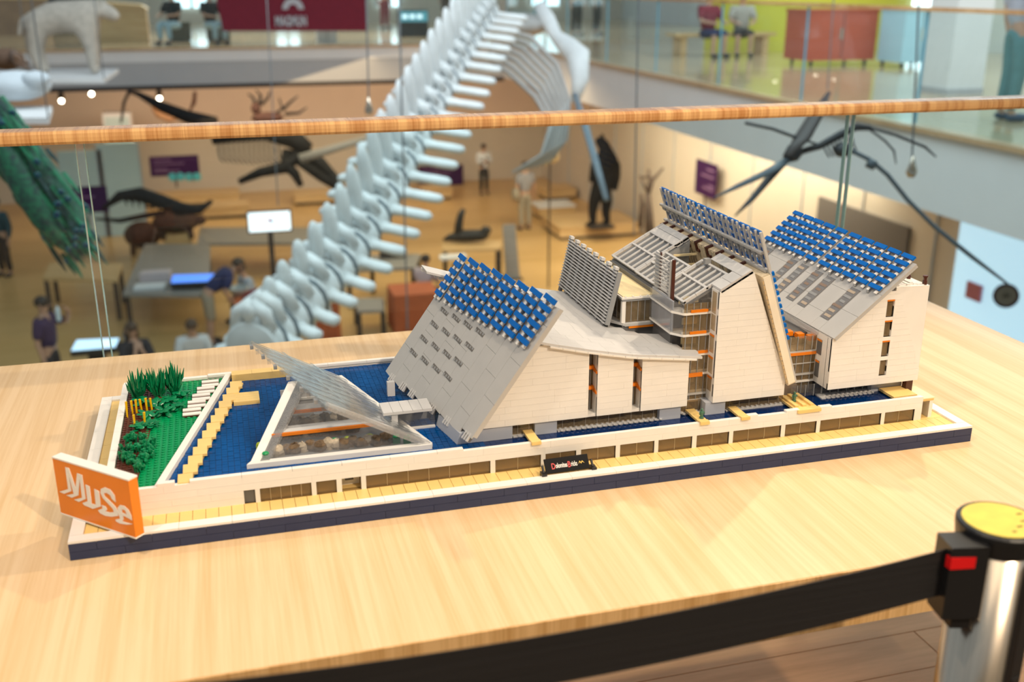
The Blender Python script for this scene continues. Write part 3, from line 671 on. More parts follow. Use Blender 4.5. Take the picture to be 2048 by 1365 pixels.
# --- flat cream-roofed pavilion
pv = part(MB().box(.792, .842, .212, .40, .1700, .2040), 'pavilion', m_dgrey, 'glazed pavilion with a flat cream roof')
build(MB().box(.7845, .845, .2005, .405, .2040, .2075), 'fascia', m_mgrey, pv)
build(MB().box(.7835, .845, .1995, .406, .2076, .2105), 'parapet', m_white, pv); build(MB().box(.7865, .845, .2030, .404, .2106, .2116), 'cream_roof', m_cream, pv)
for k in range(5): build(MB().box(.789 + k * .012, .791 + k * .012, .1995, .2025, .2105, .2120), 'parapet_stud', m_white, pv)
build(MB().box(.7845, .7905, .2005, .2065, .1700, .2040), 'corner_post', m_white, pv)
build(MB().box(.7905, .845, .2025, .2035, .1715, .2040), 'window_pane', m_pwin, pv); build(MB().box(.7860, .787, .2065, .40, .1715, .2040), 'window_pane', m_pwin, pv)
for k in range(4): build(MB().box(.800 + k * .011, .8008 + k * .011, .2018, .2040, .1715, .2040), 'mullion', m_mgrey, pv)
for k in range(5): build(MB().box(.7855, .7872, .225 + k * .03, .2258 + k * .03, .1715, .2040), 'mullion', m_mgrey, pv)
build(MB().prism([(.7885, .1985, .1660), (.862, .1985, .1660), (.862, .40, .1660), (.772, .40, .1660), (.772, .224, .1660)], (0, 0, .0038)), 'platform', m_lgrey, pv)
build(MB().box(.796, .850, .1980, .2000, .1615, .1652), 'orange_band', m_orange, pv); build(MB().box(.786, .855, .2005, .203, .140, .1655), 'dark_glazing', m_dgrey, pv)
build(MB().box(.7890, .862, .1976, .1984, .1652, .1690), 'grey_edge', m_grey, pv)
# --- glass tower between the panels and the white block
tw = part(MB().box(.836, .884, .135, .39, ZB, .2180), 'glass_tower', m_dgrey, 'glazed stair tower with white floors and orange bands')
floors = [.0728, .0834, .1149, .1451, .1757, .2086]
YT = .104
for i, z in enumerate(floors):
    pts = [(.842, YT), (.884, YT), (.884, .14), (.829, .20), (.829, .122)] if z > .16 else [(.838, YT), (.884, YT), (.884, .14), (.838, .14)]
    build(MB().prism([(p[0], p[1] - .0012, z - .0016) for p in pts], (0, 0, .0032)), 'floor_band', m_white if i != 1 else m_grey, tw)
for i, (z0, z1) in enumerate(((.0545, .0712), (.0744, .0818), (.0850, .1133), (.1165, .1435), (.1467, .1741), (.1773, .2070), (.2102, .2240))):
    pn = build(MB().box(.842, .884, YT + .0005, YT + .0012, z0, z1), 'window_pane', m_pwin, tw)
    for k in range(4): x = .846 + k * .0108; build(MB().box(x - .0005, x + .0005, YT - .0004, YT + .0016, z0, z1), 'mullion', m_mgrey, pn)
    if z0 > .08:
        build(MB().box(.850, .874, YT + .022, YT + .024, z0 + .008, z0 + .018), 'inner_wall', m_cream, tw)
        build(MB().box(.840, .884, YT + .001, YT + .006, z0, z0 + .0045), 'clear_ledge', m_grey, tw)
    if z0 > .17:
        build(MB().prism([(.842, YT + .001, z0), (.829, .122, z0), (.8295, .123, z0), (.8425, YT + .002, z0)], (0, 0, z1 - z0)), 'window_pane', m_pclr, tw)
        build(MB().box(.829, .830, .122, .200, z0, z1), 'window_pane', m_pclr, tw)
        build(MB().box(.8325, .8335, .122, .200, z0, z1), 'inner_wall', m_lav, tw)
for x0, x1, z in ((.852, .879, .2104), (.852, .878, .1775), (.866, .882, .1469), (.847, .876, .1105)): build(MB().box(x0, x1, YT - .0018, YT, z, z + (.0040 if z > .12 else .0062)), 'orange_band', m_orange, tw)
build(MB().box(.845, .849, YT + .026, YT + .028, .216, .222), 'lamp_disc', m_cream, tw)
# small louvred panel in front of the stepped glass roofs
sp = part(MB().box(.8350, .8385, .137, .203, .2065, .2210), 'small_louvre', m_mgrey, 'small upright louvred panel beside the glass roofs')
build(MB().box(.8345, .8395, .1360, .1385, .2045, .2815), 'brown_edge', m_brown, sp); build(MB().box(.8335, .8385, .1387, .1440, .2045, .2795), 'frame', m_grey, sp)
for k in range(11): build(MB().box(.8340, .8370, .1445, .203, .2225 + k * .0053, .2240 + k * .0053), 'louvre_bar', m_grey, sp)
build(MB().box(.8372, .8385, .183, .188, .2210, .2815), 'brown_upright', m_brown, sp); build(MB().box(.8362, .8388, .190, .201, .2210, .2800), 'upright', m_lgrey, sp)
build(MB().box(.8372, .8388, .150, .157, .2210, .2760), 'upright', m_grey, sp)
# --- stepped glass roofs sloping down to the left from the ridge
ra = norm2(.9324 - .8815, .2732 - .2453); rn = (-ra[1], ra[0])
RP, rbox = plane_box((.8815, .2453), ra, rn)
def glass_roof(y0, y1, u0, u1, ub, lab, base=True):
    o = part(rbox(u0 + .001, u1, y0 + .002, y1 - .002, -.008, -.005), 'glass_roof', m_mgrey, lab)
    build(rbox(u0, min(u1, ub), y0 + .001, y1 - .001, -.0026, -.0014), 'glazing', m_pclr, o)
    n = 5
    for k in range(n + 1):
        y = y0 + .002 + (y1 - y0 - .004) * k / n; build(rbox(u0, min(u1, ub), y - .0014, y + .0014, -.0014, .0006), 'glazing_bar', m_lgrey, o)
    for u in (u0, (u0 + min(u1, ub)) / 2, min(u1, ub) - .003): build(rbox(u, u + .0034, y0, y1, -.0010, .0016), 'cross_bar', m_lgrey, o)
    for yy in (y0, y1 - .004):
        k = u0
        while k < u1: build(rbox(k, min(k + .022, u1) - .0006, yy, yy + .004, -.002, .0024), 'verge_tile', m_lgrey, o); k += .022
    if u1 > ub:
        for k in range(2): build(rbox(ub + k * (u1 - ub) / 2 + .0004, ub + (k + 1) * (u1 - ub) / 2 - .0004, y0, y1, -.004, .0010), 'ridge_tile', m_lgrey, o)
    return o
glass_roof(.293, .396, -.0455, .0585, .034, 'rear stepped glass roof beneath the solar screen')
glass_roof(.197, .2915, -.0465, .014, .02, 'middle stepped glass roof beside the small louvre')
glass_roof(.1085, .1955, -.0445, .034, .036, 'front stepped glass roof above the stair tower')
rt = part(rbox(.004, .0585, .0800, .1075, -.004, .0012), 'ridge_roof', m_lgrey, 'pale grey ridge tiles on the white block')
for k in range(3): build(rbox(.005 + k * .018, .0222 + k * .018, .0795, .180 if k > 1 else .108, .0012, .0024), 'ridge_tile', m_lgrey, rt)
build(MB().box(.903, .9125, .170, .178, .262, .270), 'grey_finial', m_mgrey, rt)
part(MB().prism([(.843, .1055, .2100), (.884, .1055, .2100), (.884, .1055, .2440), (.843, .1055, .2215)], (0, .001, 0)), 'gable_glass', m_pclr, 'glazed gable at the top of the stair tower')
part(MB().prism([(.838, .2925, .200), (.935, .2925, .200), (.935, .2925, .267), (.838, .2925, .215)], (0, .003, 0)), 'roof_gable', m_mgrey)
part(MB().prism([(.843, .395, .17), (.932, .395, .17), (.932, .395, .267), (.843, .395, .218)], (0, .003, 0)), 'roof_gable', m_mgrey)
cy = part(MB().box(.89, .95, .185, .293, .205, .209), 'courtyard', m_dgrey, 'dark open courtyard between the glass roofs')
for z in (.228, .245): build(MB().box(.905, .945, .286, .290, z, z + .003), 'white_ledge', m_cream, cy)
build(MB().box(.889, .890, .19, .29, .205, .246), 'court_wall', m_mgrey, cy)
# --- white block with the leaning solar screen
B2 = [(.884, ZB), (1.001, ZB), (1.001, .1012), (.9360, .2705), (.9324, .2725), (.884, .2450)]
b2 = facade('white_block', [B2], 'tall white block with a slanting right side', 14, .024)
build(MB().box(.884, .99, .104, .40, ZB, .10).box(.886, .96, .18, .29, .1, .204), 'block_core', m_white, b2)
for z0, z1 in ((.2100, .2420), (.1845, .2080), (.1500, .1780), (.1180, .1440), (.0905, .1130)):
    w = build(MB().box(.8836, .8842, .0885, .1010, z0, z1), 'side_window', m_pwin, b2); build(MB().box(.8843, .8848, .0885, .1010, z0, z1), 'window_back', m_dgrey, b2)
    if z0 < .16: build(MB().box(.8830, .8838, .0880, .1015, z1 - .003, z1), 'orange_lintel', m_orange, w)
sa = norm2(.9426 - 1.02, .3315 - .1005); sn = (sa[1], -sa[0])     # up-slope, outward (right)
SP, sbox = plane_box((1.0195, .1005), sa, sn); UL = .2436
sl = part(sbox(-.002, .1795, .0735, .4300, -.0185, -.006), 'leaning_slab', M('ribbed_tan', (.74, .62, .44), .5, var=.2, scale=4, stretch=(1, 60, 60)), 'long leaning cream slab carrying the tall solar screen')
build(sbox(-.003, .1805, .0725, .4305, -.006, -.0035), 'grey_edge', m_grey, sl)
build(sbox(.000, .178, .0722, .0734, -.0175, -.0062), 'end_strip', M('cream_edge', (.86, .78, .64), .4, var=.06), sl)
for k in range(22): u = .004 + k * .0078; build(sbox(u, u + .0052, .0726, .0742, -.0200, -.0176), 'edge_notch', M('tan_plastic', (.55, .40, .22), .4), sl)
for k in range(30): y = .095 + k * .0112; build(sbox(.09, .178, y, y + .0065, -.0195, -.0183), 'tan_rib', M('tan_rib', (.80, .68, .48), .5), sl)
for k in range(11): u = .070 + k * .0105; build(sbox(u, u + .0058, .0724, .0765, -.0034, .0008), 'solar_tile', m_blue, sl)
sc = part(sbox(.1795, .2430, .0735, .0780, -.006, -.0020), 'solar_screen', m_grey, 'tall leaning solar screen seen from behind')
ypos = [.4283, .4093, .3956, .3768, .3657, .3458, .3334, .3126, .2987, .2779, .2565, .2345, .2197, .1989, .1843, .1634, .1491, .1293, .1150, .0927]
for y in ypos: build(sbox(.1830, .2425, y - .0019, y + .0019, -.0050, -.0022), 'lattice_bar', m_grey, sc)
for i in range(10):
    y = .0955 + i * .0356
    for k in range(5):
        u = .1830 + k * .0128; build(sbox(u + .0005, u + .0078, y - .0150, y + .0150, -.0020, .0006), 'solar_tile', m_blue, sc)
    for k in range(4):
        u = .1915 + k * .0128
        for s in (-1, 1): build(sbox(u, u + .0050, y + s * .010 - .0024, y + s * .010 + .0024, -.0032, -.0002), 'grey_clip', m_mgrey, sc)
for u in (.2090, .1805):
    build(sbox(u, u + .0036, .0800, .4400, -.0092, -.0050), 'cross_rail', m_grey, sc)
    for i in range(20): y = .090 + i * .0178; build(sbox(u - .0068, u, y - .0058, y + .0058, -.0080, -.0050), 'rail_clip', m_mgrey, sc)
for y in (.4234, .3931, .3594, .3237, .2879, .2489, .2111, .1763, .1398): build(sbox(.1690, .1830, y - .0024, y + .0024, -.0225, -.0080), 'brown_bracket', m_brown, sc).__setitem__('label', 'brown bracket')
for y in (.4234, .3931, .3594, .3237, .2879, .2489, .2111, .1763, .1398): build(sbox(.1660, .1700, y - .0090, y + .0024, -.0225, -.0186), 'bracket_foot', m_brown, sc)
# --- recessed glazing between white block and right building
lk = part(MB().box(.99, 1.075, .150, .40, .056, .146), 'link_building', m_dgrey, 'recessed glazed link with orange bands')
YL = .122
for z in (.0755, .0872, .1240): build(MB().box(.985, 1.075, YL - .002, YL + .03, z, z + .003), 'floor_band', m_white if z < .08 else m_grey, lk)
build(MB().box(.985, 1.075, YL - .003, YL, .1205, .1250), 'orange_band', m_orange, lk)
for z0, z1 in ((.0565, .0750), (.0790, .0870), (.0905, .1055), (.1070, .1200), (.1275, .150)):
    pn = build(MB().box(.985, 1.075, YL, YL + .001, z0, z1), 'window_pane', m_pwin, lk)
    for k in range(6): x = 1.005 + k * .0125; build(MB().box(x - .0005, x + .0005, YL - .001, YL + .0015, z0, z1), 'mullion', m_mgrey, pn)
build(MB().box(.985, 1.075, YL - .001, YL + .002, .1055, .1070), 'glazing_bar', m_grey, lk)
for k in range(6): x = 1.069 - k * .0125; build(MB().box(x - .0055, x + .0055, YL + .002 + k * .012, YL + .014 + k * .012, .1410 + k * .0010, .1480 + k * .001), 'orange_band', m_orange, lk)
build(MB().slab([(1.070, .118, .1535), (1.075, .118, .158), (1.075, .26, .1605), (1.040, .25, .160)], .004), 'clear_canopy', m_pclr, lk)
# --- right building
def zr(x): return .1595 + (x - 1.074) * .8291
W0, W1 = 1.1618, 1.1752
wz = [(.0893, .1145), (.1205, .1462), (.1522, .1785), (.1838, .2112)]
polys = [[(1.0752, ZB), (W0, ZB), (W0, zr(W0) - .004), (1.0752, zr(1.0752) - .004)], [(W1, ZB), (1.2336, ZB), (1.2336, .2284), (1.179, .2300), (W1, zr(W1) - .004)]]
zz = ZB
for a, b_ in wz + [(.2245, .2245)]: polys.append([(W0, zz), (W1, zz), (W1, a), (W0, a)]); zz = b_
b3 = facade('right_building', polys, 'white right-hand building with a column of small windows', 15, .012)
build(MB().prism([(1.0752, .0923, ZB), (1.2334, .0923, ZB), (1.2334, .0923, .2280), (1.18, .0923, .2290), (1.0752, .0923, .156)], (0, .33, 0)), 'building_body', m_white, b3)
for k, (a, b_) in enumerate(wz):
    w = build(MB().box(W0, W1, YF + .004, YF + .005, a, b_), 'window_pane', m_pwin, b3); build(MB().box(W0, W1, YF + .0115, YF + .0122, a, b_), 'window_back', m_mgrey, b3)
    build(MB().box(W0, W0 + .0012, YF + .001, YF + .006, a, b_), 'window_frame', m_lgrey, w)
    if k: build(MB().box(W0, W1, YF + .0005, YF + .007, b_ - .0026, b_), 'orange_lintel', m_orange, w)
for a, b_, y0, y1 in ((.1225, .1465, .1065, .1195), (.0855, .1120, .1085, .1190)):
    w = build(MB().box(1.0744, 1.0751, y0, y1, a, b_), 'side_window', m_dgrey, b3); build(MB().box(1.0738, 1.0744, y0, y1, b_ - .003, b_), 'orange_lintel', m_orange, w)
rr = random.Random(4)
for k in range(7): x = 1.186 + .0065 * k; build(MB().box(x - .0030, x + .0030, .084 + rr.random() * .004, .16, .2284, .2292 + .0020 * (k < 5) + rr.random() * .003), 'parapet_block', m_white, b3)
for x, y in ((1.222, .118), (1.2285, .087)):
    build(MB().lathe([(.0035, .2284), (.0035, .2350), (.0026, .2352), (.0026, .2400), (.0038, .2402), (.0038, .2425)], (x, y, 0), 10), 'brown_chimney', m_brown, b3)
a3 = norm2(1.2033 - 1.074, .2667 - .1595); n3 = (-a3[1], a3[0])
TP, tbox = plane_box((1.074, .1595), a3, n3)
r3 = part(tbox(.001, .165, .0765, .429, -.0065, -.0014), 'solar_roof', m_grey, 'grey tiled roof of the right building with blue solar rows')
wy = [(.1190, .1440), (.1880, .2125), (.2235, .2480), (.2680, .2910), (.3030, .3260), (.385, .410)]
edges = [.0755] + [v for w in wy for v in w] + [.4305]
for i in range(len(edges) - 1):
    y0, y1 = edges[i], edges[i + 1]; is_w = i % 2 == 1; u = 0.0
    cuts = [0, .0205, .088, .130, .1655] if is_w else ([0, .030, .078, .120, .1655] if i % 4 else [0, .048, .096, .1655])
    for k in range(len(cuts) - 1):
        if is_w and k == 1:
            w = build(tbox(cuts[k], cuts[k + 1], y0 + .0005, y1 - .0005, -.0014, -.0006), 'skylight', m_mgrey, r3, label='clear strip skylight')
            build(tbox(cuts[k] + .001, cuts[k + 1], y0 + .002, y1 - .002, -.0005, .0004), 'skylight_glass', GL('skylight_glass', (.55, .50, .47), .25, .1, .25, (.5, .46, .43)), w)
            for q in range(6): uu = cuts[k] + .005 + q * .0105; build(tbox(uu, uu + .0045, y0 + .004 + .003 * (q % 2), y1 - .006 + .003 * (q % 3), .0004, .0009), 'inner_block', rr.choice([M('warm_tan', (.46, .38, .30), .4), m_mgrey, M('warm_brown', (.26, .19, .15), .4)]), w)
            continue
        build(tbox(cuts[k] + .0002, cuts[k + 1] - .0002, y0 + .0002, y1 - .0002, -.0014, 0), 'roof_tile', m_grey, r3)
cols3 = [.0952, .1298, .1655, .2000, .2352, .2750, .3122, .3465, .3795, .4138]; rows3 = [.1688, .1552, .1420, .1290, .1158, .1015]
for i, y in enumerate(cols3):
    for s in (-1, 1): build(tbox(.0935 - .004 * (s > 0), .1705, y + s * .0088 - .0017, y + s * .0088 + .0017, .0012, .0042), 'lattice_bar', m_mgrey, r3)
    for u in rows3:
        build(tbox(u - .0036, u + .0036, y - .0140, y + .0140, .0045, .0075), 'solar_tile', m_blue, r3)
        for s in (-1, 1): build(tbox(u - .0094, u - .0042, y + s * .0095 - .0024, y + s * .0095 + .0024, .0030, .0055), 'white_clip', m_white, r3)
# ground floor under the right building
rg = part(MB().box(1.075, 1.232, .135, .40, .0555, ZB), 'recessed_base', m_dgrey, 'recessed glazed base of the right building')
build(MB().box(1.03, 1.165, .108, .109, .0570, ZB), 'window_pane', m_pclr, rg); build(MB().box(1.165, 1.2195, .098, .135, .0555, ZB), 'block', m_lav, rg)
for k in range(9): x = 1.04 + k * .0145; build(MB().box(x - .0006, x + .0006, .1068, .1092, .0570, ZB), 'mullion', m_mgrey, rg)
build(MB().box(1.075, 1.165, .092, .112, .0545, .0572), 'clear_ledge', m_lgrey, rg); studs('ledge_studs', m_lgrey, lambda x, y: True, 1.076, 1.165, .0915, .103, .0572, rg, .0022, .0016)
build(MB().box(1.216, 1.2275, .0825, .0925, .0545, ZB), 'brown_post', m_brown, rg)
# sand bridges and landings over the canal
def bridge(q, z=.0615, nm='sand_bridge'):
    p = [PZ(*v, z) for v in q]; y0 = .0445; o = part(MB().box(min(p[0].x, p[1].x), max(p[2].x, p[1].x), y0, max(v.y for v in p), z - .003, z), nm, m_sand, None); return o
def bridge2(px0, px1, y1, lab, ridges=0):
    z = .0620; x0, x1 = XP(px0, .0445, z), XP(px1, .0445, z)
    o = part(MB().box(x0, x1, .0445, y1, z - .0034, z), 'sand_bridge', m_sand, lab)
    piece('edge_tile', x1 - x0, .008, .0016, ((x0 + x1) / 2, .0488, z + .0006), m_sand, o)
    for k in range(ridges): w = (x1 - x0) / ridges; piece('ridge', w * .45, y1 - .062, .0030, (x0 + w * (k + .5), (y1 + .058) / 2, z + .0015), m_sand, o)
    return o
bridge2(1064, 1083, .092, 'narrow sand bridge beside the corner block'); bridge2(1402, 1420, .098, 'sand bridge with a small green figure'); bridge2(1484, 1501, .09, 'small sand bridge under the white block'); bridge2(1597, 1643, .108, 'wide ridged sand landing between the two buildings', 3)
part(MB().box(1.178, 1.2195, .058, .097, .0575, .0612), 'sand_landing', m_sand, 'sand landing at the right end of the canal')
pc = part(MB().box(1.2236, 1.2460, .052, .10, .0510, .0545), 'end_porch', m_sand, 'small white porch at the right end')
build(MB().box(1.2236, 1.247, .051, .0995, .0545, .0562), 'porch_roof', m_cream, pc); build(MB().box(1.2400, 1.2460, .053, .099, .0222, .0510), 'porch_wall', m_white, pc); build(MB().box(1.2238, 1.2400, .094, .099, .0222, .0510), 'porch_back', m_white, pc)
# --- little figures on the bridges
m_fig = M('figure_green', (.07, .18, .12), .35)
def figure(px, py, lab, s=1):
    p = PZ(px, py, .0622); b = MB().lathe([(.0034, 0), (.0034, .0022), (.0022, .0024), (.0026, .006), (.0030, .0095), (.0024, .0112), (.0010, .0118)], p, 10).ball(p + Vector((0, 0, .0135)), (.0020, .0020, .0022), 8, 6)
    b.tube([p + Vector((-.0030, 0, .0105)), p + Vector((-.0040, -.001, .0060))], .0009, 5).tube([p + Vector((.0030, 0, .0105)), p + Vector((.0040, -.001, .0075))], .0009, 5)
    tag(build(b, 'toy_figure', m_fig), lab, 'figurine', 'green figures on the sand bridges')
figure(1403, 837, 'tiny dark green figure on the narrow sand bridge'); figure(1588, 803, 'tiny dark green figure on the wide ridged sand landing')
# --- orange sign across the left corner
ph = -.7716; sw, sh, sth = .1322, .0797, .0133
ax, ay = Vector((math.cos(ph), math.sin(ph), 0)), Vector((-math.sin(ph), math.cos(ph), 0)); SO = Vector((-.0158, .0777, .0258))
sg = thing('museum_sign', 'orange slab sign with white lettering standing across the left corner of the base', 'sign', tuple(SO + ax * sw / 2 + ay * sth / 2))
sf = lambda u0, u1, v0, v1, w0, w1: MB().hexa([SO + ax * u + ay * w + Vector((0, 0, v)) for v in (v0, v1) for u, w in ((u0, w0), (u1, w0), (u1, w1), (u0, w1))])
m_so = M('sign_orange', (.84, .225, .004), .32)
build(sf(0, sw, .0020, sh - .0020, 0, sth), 'sign_body', m_so, sg); build(sf(-.0004, sw + .0004, sh - .0020, sh, -.0004, sth + .0004), 'white_cap', m_white, sg); build(sf(-.0004, sw + .0004, 0, .0020, -.0004, sth + .0004), 'white_foot', m_white, sg)
fz = lambda x, y: (100 + x / 7.185, 895 + y / 7.185)
def s2d(q):
    d = ray(*fz(*q)); k = (SO - CAM).dot(ay) / d.dot(ay); p = CAM + d * k - SO; return (p.dot(ax), p.z)
LET = [[[(222, 285), (275, 302), (372, 585), (392, 372), (464, 402), (516, 742), (420, 785), (352, 752), (465, 725), (430, 455), (412, 690), (318, 725), (240, 690), (345, 668), (278, 420), (312, 630), (208, 668), (140, 638), (265, 600)]],
       [[(512, 535), (570, 565), (602, 812), (662, 826), (640, 598), (705, 632), (735, 850), (620, 885), (560, 858), (500, 835), (470, 800), (545, 775)]],
       [[(950, 790), (895, 745), (870, 690), (820, 655), (775, 660), (790, 705), (860, 770), (940, 850), (985, 930), (985, 985), (890, 998), (800, 985), (725, 948), (695, 905), (760, 878), (745, 830), (800, 852), (825, 893), (798, 922), (860, 938), (925, 932), (905, 880), (840, 812), (765, 732), (728, 655), (735, 597), (790, 575), (870, 612), (930, 692)]],
       [[(1183, 1050), (1135, 1022), (1080, 992), (1052, 985), (1062, 1035), (1040, 1062), (1090, 1080), (1185, 1105), (1110, 1112), (1010, 1095), (955, 1065), (945, 1040), (1012, 1025), (985, 940), (975, 870), (1010, 830), (1070, 845), (1130, 900), (1170, 980)], [(1036, 888), (1040, 940), (1110, 968), (1082, 905)]]]
mt = Matrix(((ax.x, 0, -ay.x, 0), (ax.y, 0, -ay.y, 0), (0, 1, 0, 0), (0, 0, 0, 1))); mt.translation = SO - ay * .0003
for lp in LET: curve_fill('letter', [[s2d(q) for q in l] for l in lp], .0003, m_white, sg, mt)
# --- black name plate on the front rim
np_ = thing('name_plate', 'small tilted black name plate lettered in red and white on the front rim', 'name plate', (.645, .022, .0228))
fn = lambda x, y: (1070 + x / 14.63, 910 + y / 14.63)
A = PZ(*fn(340, 565), .0265); B_ = PZ(*fn(1610, 390), .0265); wx = B_ - A; wl = wx.length; wx.normalize()
up = Vector((0, .62, .79)); up = (up - wx * up.dot(wx)).normalized(); wn = wx.cross(up).normalized(); hp = .0205
q = [A, A + wx * wl, A + wx * wl + up * hp, A + up * hp]
bd = build(MB().slab(q, .003), 'plate', M('plate_black', (.006, .006, .007), .6, spec=.15), np_)
for o, s in ((A, -1), (A + wx * wl, 1)):
    build(MB().hexa([o + wx * s * d_ + Vector((0, yy, zz_)) for zz_ in (-.0036, .0025) for d_, yy in ((.001, -.006), (.008, -.006), (.008, .006), (.001, .006))]), 'foot', m_black, np_)
    build(MB().tube([o + wx * s * .004 + Vector((0, 0, .002)), o + wx * s * .004 + up * .012], .0018, 6), 'hinge', m_black, np_)
mtx = Matrix(((wx.x, up.x, wn.x, 0), (wx.y, up.y, wn.y, 0), (wx.z, up.z, wn.z, 0), (0, 0, 0, 1)))
m_red = M('red_print', (.72, .02, .03), .4); pen = .0085
for txt, mm, sz, sx in (('D', m_red, .0118, .68), ('olomites', m_white, .0098, .49), ('B', m_red, .0118, .68), ('ricks', m_white, .0098, .49)):
    mx = mtx.copy(); mx.translation = A + wx * pen + up * (.0062 if mm is m_white else .0052) + wn * .0002
    o, w = text_mesh('lettering', txt, sz, mm, bd, mx, .00010, sx); pen += w + .0006
mx = mtx.copy(); mx.translation = A + wx * (pen + .001) + up * .0075 + wn * .0002
curve_fill('zigzag', [[(0, 0), (.0025, .0048), (.0042, .0020), (.0060, .0046), (.0095, .0005), (.0060, .0030), (.0042, .0004), (.0025, .0030)]], .0001, m_yel, bd, mx)

# ================================================================ the atrium beyond the balustrade
LZ, SB = -5.45, -1.53                                  # lower floor, underside of the gallery slabs
m_plaster = M('white_plaster', (.74, .75, .75), .7, var=.03, scale=2)
m_fascia = M('grey_fascia', (.44, .45, .46), .6, var=.03, scale=2)
m_warmwall = M('warm_wall', (.62, .53, .43), .8, var=.05, scale=1)
m_galfl = WOOD('gallery_boards', (.62, .46, .28), (.52, .36, .20), (3, .5, 3), 1.2, .16, .3)
m_lowfl = WOOD('exhibit_boards', (.66, .42, .17), (.54, .33, .12), (.6, 5, 3), 1.0, .30, .1)
m_plinth = WOOD('plinth_wood', (.66, .45, .22), (.52, .33, .14), (1, 6, 6), 1.5, .4)
m_lip = WOOD('lip_wood', (.55, .38, .22), (.42, .27, .14), (2, 2, 2), 2, .3)
struct(MB().box(-16, 18, .96, 33, LZ - .2, LZ), 'floor', m_lowfl, 'honey-coloured wooden floor of the exhibition level below', 'floor')
struct(MB().box(-16, 18, 24.02, 39, SB, FZ), 'floor', m_galfl, 'wooden floor of the far gallery behind the red banner', 'floor')
struct(MB().box(7.12, 18, -4, 24, SB, FZ), 'floor', m_galfl, 'shiny wooden floor of the right-hand gallery', 'floor')
struct(MB().box(-16, 7.1, 23.97, 24.015, -1.03, FZ - .02), 'trim_1', m_plaster, 'white upper strip of the far gallery edge', 'trim')
struct(MB().box(-16, 7.1, 23.985, 24.015, SB, -1.035), 'trim_2', m_fascia, 'grey fascia panel of the far gallery edge', 'trim')
struct(MB().box(-16, 7.1, 23.9, 24.02, FZ - .02, FZ + .03), 'trim_3', m_lip, 'thin wooden lip along the far gallery edge', 'trim')
struct(MB().box(-16, 7.1, 23.98, 24.3, SB - .10, SB), 'trim_4', M('dark_strip', (.05, .04, .035), .8), 'dark strip under the far gallery', 'trim')  # solid dark-coloured strip below the slab edge
struct(MB().box(7.07, 7.115, -4, 23.97, SB, FZ - .02), 'trim_5', m_plaster, 'pale fascia along the right-hand gallery', 'trim')
struct(MB().box(7.0, 7.13, -4, 23.97, FZ - .02, FZ + .03), 'trim_6', m_lip, 'thin wooden lip along the right-hand gallery', 'trim')
struct(MB().box(-16, 18, 31.6, 31.8, LZ, SB), 'wall_back', m_warmwall, 'warm beige wall at the far end of the exhibition level', 'wall')
wr = struct(MB().box(10.5, 10.7, 1, 31.6, LZ, SB), 'wall_right', m_warmwall, 'beige wall under the right-hand gallery', 'wall')
for k in range(12): build(MB().box(10.47, 10.5, 8 + k * 1.9, 8.02 + k * 1.9, LZ, SB), 'panel_joint', m_fascia, wr)
build(MB().box(10.44, 10.5, 12.4, 15.0, -4.6, -2.95), 'dark_niche', M('niche', (.13, .11, .10), .8), wr)
struct(MB().box(-16, 18, 38.9, 39.1, FZ, 3.2), 'wall_upper', M('upper_wall', (.62, .56, .48), .8, var=.04, scale=1), 'pale wall at the back of the far gallery', 'wall')
struct(MB().box(16, 16.2, -4, 38.9, FZ, 3.2), 'wall_gallery', M('gallery_wall', (.66, .70, .70), .7, var=.03, scale=1), 'pale wall at the back of the right-hand gallery', 'wall')
m_win = M('daylight_window', (.72, .93, 1.0), .3, emit=2.2)
for k, (x0, x1) in enumerate(((-10.5, -9.6), (-.9, .5), (2.6, 3.5), (6.3, 7.2), (9.2, 10.6), (12.2, 13.4))):
    w = struct(MB().box(x0, x1, 38.80, 38.9, -.2, 2.6), 'window_%d' % (k + 1), m_win, ['far left', 'second', 'third', 'fourth', 'fifth', 'far right'][k] + ' bright daylight window in the far gallery wall', 'window')
    for x in (x0, (x0 + x1) / 2, x1): build(MB().box(x - .05, x + .05, 38.76, 38.8, -.2, 2.6), 'window_frame', m_fascia, w)
for k, (y0, y1) in enumerate(((9.3, 10.6), (19.5, 23.5), (27, 31))):
    w = struct(MB().box(15.9, 16, y0, y1, -.7, 2.6), 'window_%d' % (k + 7), m_win, ['near', 'middle', 'far'][k] + ' tall daylight window in the right gallery wall', 'window')
    for y in (y0, (y0 + y1) / 2, y1): build(MB().box(15.86, 15.9, y - .05, y + .05, -.7, 2.6), 'window_frame', m_fascia, w)
wg = struct(MB().box(10.40, 10.5, 9.3, 11.2, -5.2, -2.35), 'door_1', M('lit_doorway', (.55, .80, 1.0), .4, emit=.75), 'bluish lit doorway below the right-hand gallery', 'door')
build(MB().box(10.36, 10.4, 10.55, 10.85, -3.62, -3.38), 'exit_plate', M('pale_red', (.55, .18, .25), .5), wg)
